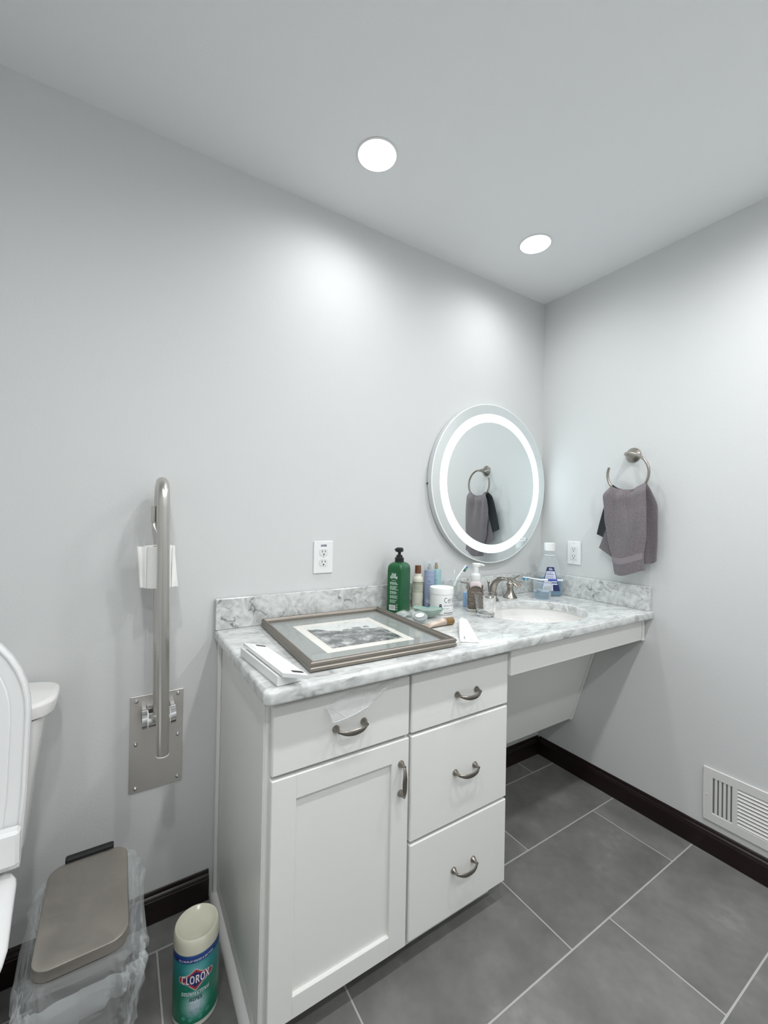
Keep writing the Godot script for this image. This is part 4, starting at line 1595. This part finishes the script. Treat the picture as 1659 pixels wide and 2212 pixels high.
	write(cl, "Cream", 588, 356, 46, col("5a5f78"), false, 170, 0.0, true)
	fill(cl, 588, 404, 960, 408, col("8a8d92"))
	small_print(cl, 588, 424, 900, 2, 16, 6, col("a0a3a8"), 31)
	fill(cl, 588, 470, 950, 492, col("4c4f58"))
	for y in 80:
		for x in 80:
			if Vector2(x - 40, y - 40).length() < 37:
				cl.set_pixel(446 + x, 228 + y, col("3c4252"))
	fill(cl, 440, 294, 532, 342, col("3c4252"))
	poly(cl, [Vector2(472, 254), Vector2(480, 250), Vector2(502, 272), Vector2(494, 280)], Color(0.92, 0.93, 0.94))
	small_print(cl, 446, 370, 530, 5, 17, 5, col("a0a3a8"), 32)
	var jd := atan2(-1.945 + 0.838, 1.477 - 0.168)
	part("label", cyl_label(0.0473, 0.004, 0.078, jd, 2.9), printed(cl, 0.4), o)

	# toothbrush tumbler
	o = thing("clear_tumbler", "clear tapered tumbler standing behind the cream jar, holding a toothbrush", "tumbler", Vector3(-0.703, CT, 0.075))
	mb = MB.new()
	mb.crease = 50.0
	mb.lathe_ring([Vector2(0.0, 0.0), Vector2(0.036, 0.0), Vector2(0.0375, 0.003), Vector2(0.0415, 0.12), Vector2(0.0405, 0.121), Vector2(0.0395, 0.12), Vector2(0.0355, 0.006), Vector2(0.0, 0.006)], 40)
	part("glass_wall", mb, M.clear, o)
	var b := thing("toothbrush", "white and green toothbrush with blue green bristles leaning in the clear tumbler", "toothbrush", Vector3(-0.703, CT, 0.075), 0.0, "toothbrushes on the counter")
	var p0 := Vector3(-0.016, 0.0085, 0.004)
	toothbrush(b, [p0, Vector3(-0.005, 0.05, 0.004), Vector3(0.010, 0.085, 0.005), Vector3(0.0265, 0.118, 0.005), Vector3(0.044, 0.138, 0.006), Vector3(0.058, 0.152, 0.006), Vector3(0.078, 0.171, 0.006)], Vector3(0.6, -0.6, 0.3), mat(col("e9f0ee"), 0.3), mat(col("9dbb62"), 0.4), [mat(col("4d6a62"), 0.7), mat(col("6d9a84"), 0.7), mat(col("5f7fc0"), 0.7)])
	b = thing("dental_pick", "thin clear dental pick with a white tip standing in the clear tumbler", "dental pick", Vector3(-0.703, CT, 0.075))
	mb = MB.new()
	mb.tube([Vector3(-0.008, 0.008, 0.018), Vector3(-0.004, 0.09, 0.016), Vector3(0.002, 0.138, 0.012)], 0.0018, 8)
	part("stick", mb, pane(Color(0.95, 0.97, 0.97), 0.4, 0.3), b)
	mb = MB.new()
	mb.crease = 60.0
	mb.xf.origin = Vector3(0.003, 0.138, 0.012)
	mb.lathe([Vector2(0.0, 0.0), Vector2(0.003, 0.001), Vector2(0.0036, 0.006), Vector2(0.0025, 0.009), Vector2(0.0036, 0.013), Vector2(0.003, 0.017), Vector2(0.0, 0.019)], 14)
	part("tip", mb, M.plastic_white, b)

	# small blue box behind the soap
	b = thing("floss_box", "small translucent pale blue plastic piece behind the soap dispenser", "floss box", Vector3(-0.668, CT, 0.125), 0.4)
	mb = MB.new()
	mb.crease = 50.0
	mb.loft([[0.0, 0.010, 0.006, 4.0], [0.002, 0.012, 0.007, 4.0], [0.055, 0.013, 0.008, 4.0], [0.062, 0.011, 0.007, 4.0]], 24)
	part("case", mb, mat(col("9cc4ec"), 0.25), b)

	# soap dispenser in metal sleeve
	o = thing("soap_dispenser", "foaming soap dispenser in an ornate pewter sleeve on a pale tray", "soap dispenser", Vector3(-0.683, CT, 0.2), deg_to_rad(-40))
	mb = MB.new()
	mb.loft([[0.0, 0.031, 0.031, 6.0], [0.002, 0.034, 0.034, 6.0], [0.010, 0.036, 0.036, 6.0], [0.0115, 0.034, 0.034, 6.0], [0.008, 0.031, 0.031, 6.0]], 48)
	part("tray", mb, mat(col("cfcdc6"), 0.35), o)
	mb = MB.new()
	mb.crease = 50.0
	mb.loft([[0.0115, 0.024, 0.024, 4.0], [0.014, 0.0255, 0.0255, 4.0], [0.10, 0.0255, 0.0255, 4.0], [0.115, 0.0245, 0.0245, 3.2], [0.122, 0.0205, 0.0205, 2.2], [0.126, 0.0195, 0.0195, 2.0]], 40)
	part("bottle", mb, mat(col("d6cbc9"), 0.2), o)
	mb = MB.new()
	mb.crease = 50.0
	mb.lathe([Vector2(0.0, 0.126), Vector2(0.0195, 0.126), Vector2(0.021, 0.128), Vector2(0.021, 0.146), Vector2(0.018, 0.152), Vector2(0.0145, 0.155), Vector2(0.0125, 0.158), Vector2(0.0125, 0.182), Vector2(0.0, 0.182)], 32)
	mb.loft([[0.181, 0.013, 0.012, 2.6], [0.186, 0.018, 0.0135, 2.6, 0.004], [0.194, 0.019, 0.0135, 2.8, 0.004], [0.1965, 0.016, 0.0115, 2.8, 0.003]], 32)
	mb.tube([Vector3(0.012, 0.190, 0), Vector3(0.026, 0.190, 0), Vector3(0.036, 0.187, 0)], [Vector2(0.008, 0.0055), Vector2(0.0065, 0.005), Vector2(0.005, 0.004)], 14)
	var pu := part("pump", mb, mat(col("dfe3e0"), 0.3), o)
	pu.rotation.y = deg_to_rad(10)
	var pew := bumpy(mat(col("7a7168"), 0.42, 0.55), 41, 0.09, 256, 9.0, 0.55)
	var sleeve := MB.new()
	sleeve.crease = 50.0
	for k in 4:
		var turn := Basis(Vector3.UP, PI / 2 * k)
		sleeve.xf = Transform3D(turn, Vector3.ZERO)
		sleeve.slab(func(u, v):
			var x := lerpf(-0.0285, 0.0285, u)
			var arch := 0.082 + 0.024 * sqrt(maxf(0.0, 1.0 - pow((u - 0.5) * 2.0, 2.0)))
			return Vector3(x, lerpf(0.0115, arch, v), 0.0285), 16, 12, 0.003)
	part("metal_sleeve", sleeve, pew, o)
	var sc := MB.new()
	sc.crease = 60.0
	for k in 4:
		sc.xf = Transform3D(Basis(Vector3.UP, PI / 2 * k), Vector3(0, 0, 0))
		var arc := []
		for i in 15:
			var w := PI * i / 14.0
			arc.append(Vector3(0.027 * cos(w), 0.082 + 0.024 * sin(w), 0.0305))
		sc.tube(arc, 0.0022, 8)
		for q in [[-0.012, 0.07, 0.011], [0.012, 0.07, 0.011], [0.0, 0.045, 0.014], [-0.013, 0.027, 0.009], [0.013, 0.027, 0.009]]:
			var curl := []
			for i in 17:
				var w := TAU * i / 12.0
				var rr: float = q[2] * (1.0 - i / 22.0)
				curl.append(Vector3(q[0] + rr * cos(w), q[1] + rr * sin(w), 0.0306))
			sc.tube(curl, 0.0016, 6)
	part("sleeve_scrolls", sc, mat(col("8d857b"), 0.35, 0.7), o)

	# drinking glass
	o = thing("drinking_glass", "empty clear drinking glass standing before the soap dispenser", "glass", Vector3(-0.717, CT + 0.0004, 0.292))
	mb = MB.new()
	mb.crease = 50.0
	mb.lathe_ring([Vector2(0.0, 0.0), Vector2(0.033, 0.0), Vector2(0.0350, 0.002), Vector2(0.0360, 0.012), Vector2(0.0432, 0.086), Vector2(0.0424, 0.0875), Vector2(0.0414, 0.086), Vector2(0.0342, 0.016), Vector2(0.031, 0.0125), Vector2(0.0, 0.011)], 64)
	part("glass_body", mb, M.glass, o)

	# plastic cup with water, a brush across it
	o = thing("plastic_cup", "clear plastic cup half full of water beside the mouthwash", "cup", Vector3(-0.205, CT, 0.168))
	mb = MB.new()
	mb.crease = 50.0
	mb.lathe([Vector2(0.0, 0.001), Vector2(0.037, 0.0), Vector2(0.0385, 0.003), Vector2(0.0430, 0.083)], 48, false)
	part("cup_wall", mb, M.clear_thick, o)
	mb = MB.new()
	mb.lathe([Vector2(0.0, 0.003), Vector2(0.0365, 0.003), Vector2(0.0402, 0.043), Vector2(0.0, 0.0435)], 48)
	part("water", mb, M.water, o)
	mb = MB.new()
	mb.lathe_ring([Vector2(0.0425, 0.0825), Vector2(0.0437, 0.0825), Vector2(0.0440, 0.0838), Vector2(0.0432, 0.0845), Vector2(0.0422, 0.0838)], 48)
	part("cup_rim", mb, pane(Color(0.92, 0.95, 0.97), 0.5, 0.2), o)
	b = thing("toothbrush", "blue and white toothbrush lying across the rim of the plastic cup", "toothbrush", Vector3(-0.205, CT, 0.168), deg_to_rad(-32), "toothbrushes on the counter")
	toothbrush(b, [Vector3(0.098, 0.0905, 0), Vector3(0.07, 0.0905, 0), Vector3(0.025, 0.0905, 0), Vector3(-0.01, 0.0905, 0), Vector3(-0.05, 0.097, 0), Vector3(-0.068, 0.101, 0), Vector3(-0.095, 0.102, 0)], Vector3(0, -1, 0.001), mat(col("eef1f4"), 0.3), mat(col("3b4fa0"), 0.35), [mat(col("5f97b5"), 0.7), mat(col("79c0cc"), 0.7), mat(col("3f78a8"), 0.7)])

	# mouthwash
	o = thing("mouthwash_bottle", "large clear mouthwash bottle with blue liquid and white cap in the corner", "mouthwash bottle", Vector3(-0.096, CT + 0.0003, 0.126), deg_to_rad(-34))
	mb = MB.new()
	mb.crease = 50.0
	mb.loft([[0.0, 0.053, 0.032, 3.6], [0.004, 0.0575, 0.0355, 3.6], [0.085, 0.0575, 0.0355, 3.6], [0.115, 0.0545, 0.0345, 3.2], [0.15, 0.047, 0.031, 2.8], [0.18, 0.038, 0.027, 2.4], [0.195, 0.028, 0.0235, 2.1], [0.202, 0.024, 0.0225, 2.0], [0.225, 0.0235, 0.0225, 2.0]], 48)
	part("bottle", mb, M.clear_thick, o)
	mb = MB.new()
	mb.crease = 50.0
	mb.loft([[0.0025, 0.052, 0.030, 3.6], [0.006, 0.0555, 0.0335, 3.6], [0.0855, 0.0555, 0.0335, 3.6], [0.088, 0.0553, 0.0333, 3.6]], 48)
	part("liquid", mb, pane(Color(0.0, 0.42, 0.56), 0.92, 0.3), o)
	mb = MB.new()
	mb.crease = 40.0
	mb.lathe([Vector2(0.0, 0.226), Vector2(0.0265, 0.226), Vector2(0.0268, 0.262), Vector2(0.0255, 0.2655), Vector2(0.0, 0.266)], 40)
	part("cap", mb, M.plastic_white, o)
	mb = MB.new()
	mb.lathe_ring([Vector2(0.0245, 0.201), Vector2(0.0285, 0.2025), Vector2(0.0285, 0.205), Vector2(0.0245, 0.206)], 36)
	part("neck_ring", mb, mat(col("e8eeee"), 0.25), o)
	var navy := col("232b5e")
	var ml := blank(512, 512, navy)
	fill(ml, 28, 80, 484, 512, col("d6dcef"))
	fill(ml, 0, 0, 512, 90, navy)
	small_print(ml, 150, 26, 380, 2, 26, 14, Color(0.85, 0.87, 0.95), 50)
	small_print(ml, 60, 120, 460, 2, 30, 16, navy.lerp(Color.WHITE, 0.3), 51)
	small_print(ml, 60, 190, 470, 6, 20, 8, navy.lerp(Color.WHITE, 0.35), 52)
	fill(ml, 0, 330, 512, 350, navy)
	fill(ml, 40, 395, 300, 500, Color(0.95, 0.96, 0.98))
	for k in 24:
		fill(ml, 50 + k * 10, 405, 53 + k * 10 + (k * 5) % 4, 480, navy)
	fill(ml, 330, 380, 512, 512, navy)
	part("label", MB.new().sheet(func(u, v):
		var hw := lerpf(0.017, 0.047, v)
		var y := lerpf(0.146, 0.028, v)
		var x: float = (u - 0.5) * 2.0 * hw - 0.006
		var zz := lerpf(0.0317, 0.0362, smoothstep(0.0, 0.4, v)) - 2.2 * pow(absf(x), 2.6)
		return Vector3(x, y, zz), 14, 10, Vector3(0, 0, 1)), printed(ml, 0.35), o)

	# toothpaste
	o = thing("toothpaste_tube", "white toothpaste tube lying with its crimped end towards the counter edge", "toothpaste", Vector3(-1.02, CT, 0.522), atan2(0.155, -0.215))
	# local +z runs from the crimp to the cap
	var tp := func(u: float, v: float) -> Vector3:
		var a := TAU * u
		var k := smoothstep(0.0, 1.0, v)
		var hw := lerpf(0.029, 0.0195, k)
		var hh := lerpf(0.0012, 0.0155, pow(k, 0.7))
		return Vector3(cos(a) * hw, hh + 0.0008 + sin(a) * hh, v * 0.175)
	var rr := []
	for j in 15:
		var ring := []
		for i in 32:
			ring.append(tp.call(i / 32.0, j / 14.0))
		rr.append(ring)
	mb = MB.new()
	mb.crease = 60.0
	part("tube", mb.rings(rr), mat(col("f1f2f2"), 0.3), o)
	mb = MB.new()
	mb.tube([Vector3(0, 0.0165, 0.1755), Vector3(0, 0.0165, 0.2)], 0.0125, 24)
	part("cap", mb, M.plastic_white, o)
	var tl := blank(128, 512, col("f1f2f2"))
	for q in [[84, 400, "7a7f84"], [84, 424, "b03a3a"], [84, 434, "8f2f33"], [84, 444, "3f7a72"], [84, 456, "4a9a8a"], [84, 468, "5a6a70"]]:
		fill(tl, q[0], q[1], q[0] + 8, q[1] + 9, col(q[2]))
	small_print(tl, 14, 120, 66, 14, 20, 4, col("cdd2d6"), 61)
	fill(tl, 20, 488, 64, 494, col("c98a8a"))
	fill(tl, 50, 470, 58, 478, col("8a8f94"))
	part("label", MB.new().sheet(func(u, v):
		var p: Vector3 = tp.call(0.5 - 0.42 * u - 0.04, 1.0 - 0.95 * v - 0.02)
		return p + Vector3(0, 0.0004, 0), 16, 14, Vector3.UP), printed(tl, 0.3), o)

	# tan make-up tube with gold cap
	o = thing("makeup_tube", "small tan cosmetic tube with a gold cap lying beside the picture frame", "cosmetic tube", Vector3(-1.045, CT, 0.322), PI / 2 - 0.05)
	rr = []
	for j in 13:
		var k := j / 12.0
		var ring := []
		var hw := lerpf(0.019, 0.0135, k)
		var hh := lerpf(0.0015, 0.0132, pow(k, 0.6))
		for i in 28:
			var a := TAU * i / 28
			ring.append(Vector3(cos(a) * hw, hh + 0.0005 + sin(a) * hh, k * 0.09))
		rr.append(ring)
	mb = MB.new()
	mb.crease = 60.0
	part("tube", mb.rings(rr), mat(col("b3a294"), 0.32), o)
	mb = MB.new()
	mb.crease = 40.0
	mb.tube([Vector3(0, 0.0137, 0.0905), Vector3(0, 0.0137, 0.124), Vector3(0, 0.0137, 0.126)], [Vector2(0.0137, 0.0137), Vector2(0.0134, 0.0134), Vector2(0.0115, 0.0115)], 28)
	part("cap", mb, mat(col("8c7148"), 0.3, 0.3), o)
	var kl := blank(128, 256, col("c8b8aa"))
	for y in 60:
		for x in 60:
			if absf(Vector2(x - 30, y - 30).length() - 22.0) < 3.0:
				kl.set_pixel(34 + x, 60 + y, col("a8846a"))
	small_print(kl, 20, 140, 110, 6, 14, 5, col("f0e6dc"), 66)
	small_print(kl, 20, 16, 110, 3, 13, 5, col("efe4d8"), 67)
	part("label", MB.new().sheet(func(u, v):
		var k := lerpf(0.92, 0.2, v)
		var a := lerpf(2.7, 1.0, u)
		var hw := lerpf(0.019, 0.0135, k) + 0.0003
		var hh := lerpf(0.0015, 0.0132, pow(k, 0.6))
		return Vector3(cos(a) * hw, hh + 0.0008 + sin(a) * (hh + 0.0003), k * 0.09), 12, 8, Vector3.UP), printed(kl), o)

	# mint dish
	o = thing("leaf_dish", "small mint green leaf-shaped ceramic dish in front of the cream jar", "dish", Vector3(-0.941, CT, 0.211), deg_to_rad(-38))
	var dish := func(u: float, v: float) -> Vector3:
		var a := TAU * u
		var r := v
		var lx := 0.053 * cos(a) * (1.0 + 0.10 * absf(cos(a)))
		var lz := 0.034 * sin(a)
		var y := 0.004 + 0.029 * pow(r, 2.2) + 0.006 * absf(cos(a)) * r + 0.0012 * sin(a * 9.0) * r
		return Vector3(lx * r, y, lz * r)
	var din := []
	for j in 10:
		var ring := []
		for i in 48:
			ring.append(dish.call(i / 48.0, 0.05 + 0.95 * j / 9.0))
		din.append(ring)
	var dout := []
	for j in range(9, -1, -1):
		var ring := []
		for i in 48:
			var p: Vector3 = dish.call(i / 48.0, 0.05 + 0.95 * j / 9.0)
			ring.append(Vector3(p.x * 1.04, maxf(0.0004, p.y - 0.0035 - (0.0 if j < 9 else -0.002)), p.z * 1.06))
		dout.append(ring)
	mb = MB.new()
	mb.crease = 60.0
	mb.rings(dout, true)
	part("dish_body", mb, bumpy(mat(col("9db0a6"), 0.25), 43, 0.1, 128, 20.0, 0.03), o)
	mb = MB.new()
	mb.crease = 60.0
	var dl := []
	for r in din:
		var q := []
		for p in r:
			q.append(p + Vector3(0, 0.0006, 0))
		dl.append(q)
	mb.rings(dl, false)
	mb.face_to(0, Vector3.UP)
	part("mint_glaze", mb, mat(col("82bfae"), 0.12), o)

	# clear packages by the frame
	o = thing("clear_package", "crumpled clear plastic package with dark print between bottle and frame", "package", Vector3(-1.015, CT, 0.153), 0.35)
	var nz := noise(19, 1.0, 3)
	var pk := func(u: float, v: float) -> Vector3:
		var x := lerpf(-0.036, 0.036, u)
		var z := lerpf(-0.034, 0.034, v)
		var d := sin(PI * u) * sin(PI * v)
		return Vector3(x, 0.001 + 0.024 * pow(d, 0.5) + 0.006 * nz.get_noise_2d(u * 5.0, v * 5.0) * d, z)
	mb = MB.new()
	mb.crease = 50.0
	mb.sheet(pk, 18, 18, Vector3.UP)
	part("plastic_shell", mb, pane(Color(0.9, 0.93, 0.92), 0.16, 0.28), o)
	var pl := blank(256, 256, col("c3ccc8"))
	for y in 256:
		for x in 256:
			var n := nz.get_noise_2d(x * 0.03, y * 0.05)
			if n > 0.12:
				pl.set_pixel(x, y, col("1d3a30"))
	small_print(pl, 60, 60, 220, 6, 22, 9, Color(0.95, 0.96, 0.95), 71)
	part("printed_card", MB.new().sheet(func(u, v): return pk.call(0.12 + 0.76 * u, 0.12 + 0.76 * v) * Vector3(1, 0.82, 1), 10, 10, Vector3.UP), printed(pl), o)
	o = thing("clear_tub", "small round clear plastic tub with a pale label tipped against the frame", "plastic tub", Vector3(-1.012, CT + 0.0005, 0.252))
	var tip := Transform3D(Basis(Vector3(1, 0, 0.5).normalized(), deg_to_rad(22)), Vector3(0, 0.0125, 0))
	mb = MB.new()
	mb.crease = 40.0
	mb.xf = tip
	mb.lathe([Vector2(0.0, -0.001), Vector2(0.0265, 0.0), Vector2(0.0285, 0.002), Vector2(0.0290, 0.0135), Vector2(0.0270, 0.0160), Vector2(0.0, 0.0165)], 36)
	part("tub_wall", mb, pane(Color(0.88, 0.91, 0.91), 0.3, 0.28), o)
	mb = MB.new()
	mb.xf = tip
	mb.lathe([Vector2(0.0, 0.0168), Vector2(0.0145, 0.0168), Vector2(0.0145, 0.0174), Vector2(0.0, 0.0174)], 28, true, Vector2(1.25, 0.85))
	part("round_label", mb, mat(col("d9dbd8"), 0.5), o)
	mb = MB.new()
	mb.xf = tip
	mb.lathe([Vector2(0.0, 0.002), Vector2(0.024, 0.002), Vector2(0.024, 0.011), Vector2(0.0, 0.011)], 28)
	part("contents", mb, mat(col("6f7a78"), 0.6), o)

	# a torn strip of clear film caught in the top of the drawer
	o = thing("plastic_film_strip", "torn strip of clear plastic film sticking out over the left top drawer", "plastic film", Vector3(-1.40, 0.78, 0.545))
	var g := [[Vector3(-1.508, 0.797, 0.533), Vector3(-1.500, 0.765, 0.552)], [Vector3(-1.472, 0.812, 0.532), Vector3(-1.470, 0.769, 0.556)], [Vector3(-1.437, 0.8185, 0.531), Vector3(-1.437, 0.775, 0.556)], [Vector3(-1.398, 0.8165, 0.531), Vector3(-1.400, 0.782, 0.552)], [Vector3(-1.372, 0.8125, 0.531), Vector3(-1.374, 0.789, 0.546)], [Vector3(-1.335, 0.8215, 0.530), Vector3(-1.338, 0.805, 0.538)], [Vector3(-1.296, 0.8255, 0.529), Vector3(-1.297, 0.8215, 0.532)]]
	var sf := func(u: float, v: float) -> Vector3:
		var k := u * (g.size() - 1)
		var i := mini(int(k), g.size() - 2)
		var a: Vector3 = g[i][0].lerp(g[i + 1][0], k - i)
		var c: Vector3 = g[i][1].lerp(g[i + 1][1], k - i)
		return a.lerp(c, v) + Vector3(0, 0, 0.006 * nz.get_noise_2d(u * 2.2, v * 0.9 + 4.0) + 0.006 * sin(v * PI)) - Vector3(-1.40, 0.78, 0.545)
	mb = MB.new()
	mb.crease = 20.0
	mb.sheet(sf, 24, 6, Vector3(0, 0, 1))
	part("film", mb, M.film, o)
	mb = MB.new()
	mb.crease = 60.0
	for q in [[0.30, 0.0, 1.0, 0.0], [0.0, 0.0, 0.03, 1.0], [0.03, 0.99, 0.52, 0.99], [0.02, 0.1, 0.2, 0.95], [0.5, 0.05, 0.42, 0.9], [0.56, 0.1, 0.50, 0.5], [0.70, 0.5, 0.80, 0.3]]:
		var line := []
		for i in 13:
			var k := i / 12.0
			line.append(sf.call(lerpf(q[0], q[2], k), lerpf(q[1], q[3], k)) + Vector3(0, 0, 0.0008))
		mb.tube(line, 0.0009, 6)
	part("film_crease", mb, M.film_edge, o).set_meta("kind", "stuff")

# ------------------------------------------------------------------ wipes canister
func build_floor_things() -> void:
	var o := thing("wipes_canister", "teal disinfecting wipes canister with a white lid on the floor by the vanity", "wipes canister", Vector3(-1.756, 0, 0.309))
	var mb := MB.new()
	mb.crease = 50.0
	mb.lathe([Vector2(0.0, 0.0), Vector2(0.051, 0.0), Vector2(0.054, 0.003), Vector2(0.054, 0.180), Vector2(0.0, 0.180)], 56)
	part("canister", mb, mat(col("dcdcd2"), 0.35), o)
	mb = MB.new()
	mb.crease = 50.0
	mb.lathe([Vector2(0.0, 0.1805), Vector2(0.0540, 0.1805), Vector2(0.0548, 0.182), Vector2(0.0545, 0.2), Vector2(0.0532, 0.211), Vector2(0.0505, 0.215), Vector2(0.047, 0.2145), Vector2(0.042, 0.2085), Vector2(0.03, 0.2035), Vector2(0.012, 0.2015), Vector2(0.0, 0.201)], 56)
	part("lid", mb, mat(col("e2e0cc"), 0.22), o)
	var w := 1024
	var h := 768
	var im := blank(w, h, col("1d7f72"))
	var nz := noise(15, 0.012, 3)
	for y in h:
		for x in w:
			var v := float(y) / h
			var c := col("2f8f96").lerp(col("147a5e"), smoothstep(0.1, 0.6, v))
			var e := Vector2((x - 512) / 210.0, (y - 560) / 150.0).length()
			c = c.lerp(col("d9e6ee"), clampf(1.25 - e, 0.0, 1.0) * 0.95)
			var e2 := Vector2((x - 512) / 240.0, (y - 170) / 120.0).length()
			c = c.lerp(col("b9dfe6"), clampf(1.0 - e2, 0.0, 1.0) * 0.6)
			c = c.lerp(col("0d5a44"), clampf(nz.get_noise_2d(x, y) * 0.6, 0.0, 0.4) * smoothstep(0.6, 0.95, v))
			im.set_pixel(x, y, c)
	fill(im, 0, 0, w, 34, col("274f9a"))
	fill(im, 0, 34, w, 82, col("1d2f74"))
	write(im, "KILLS 99.9% OF VIRUSES & BACTERIA", 512, 58, 26, Color(0.9, 0.93, 1.0), true, 560)
	var red := col("b03a3c")
	poly(im, [Vector2(250, 236), Vector2(400, 208), Vector2(512, 150), Vector2(624, 208), Vector2(774, 236), Vector2(786, 262), Vector2(774, 300), Vector2(624, 330), Vector2(512, 398), Vector2(400, 330), Vector2(250, 300), Vector2(238, 262)], Color(0.86, 0.8, 0.82))
	poly(im, [Vector2(258, 242), Vector2(406, 216), Vector2(512, 160), Vector2(618, 216), Vector2(766, 242), Vector2(776, 264), Vector2(766, 294), Vector2(618, 322), Vector2(512, 388), Vector2(406, 322), Vector2(258, 294), Vector2(248, 264)], red)
	poly(im, [Vector2(420, 232), Vector2(512, 186), Vector2(604, 232), Vector2(700, 262), Vector2(604, 306), Vector2(512, 360), Vector2(420, 306), Vector2(324, 262)], col("25296f"))
	write(im, "CLOROX", 516, 276, 96, col("25296f"), true, 452)
	write(im, "CLOROX", 510, 270, 92, Color(0.95, 0.95, 0.95), true, 440)
	write(im, "DISINFECTING", 514, 430, 46, col("12283a"), true, 440, 0.25)
	write(im, "DISINFECTING", 510, 427, 42, Color(0.92, 0.95, 0.96), true, 432, 0.25)
	write(im, "WIPES", 514, 488, 48, col("12283a"), true, 200, 0.25)
	write(im, "WIPES", 511, 486, 42, col("3a5560"), true, 194, 0.25)
	small_print(im, 400, 540, 640, 9, 17, 6, col("8c9bb0"), 81)
	for q in [[330, 700], [440, 720], [590, 716], [700, 690]]:
		poly(im, [Vector2(q[0] - 40, q[1]), Vector2(q[0], q[1] - 26), Vector2(q[0] + 44, q[1] - 4), Vector2(q[0] + 4, q[1] + 24)], col("4ea088"))
	var dir := atan2(-1.945 + 1.756, 1.477 - 0.309)
	part("label", cyl_label(0.0544, 0.014, 0.1795, dir, 2.9), printed(im, 0.3), o)
	mb = MB.new()
	mb.crease = 50.0
	mb.lathe_ring([Vector2(0.0535, 0.0142), Vector2(0.0542, 0.0142), Vector2(0.0542, 0.1793), Vector2(0.0535, 0.1793)], 64)
	part("label_back", mb, mat(col("1a7d66"), 0.3), o)
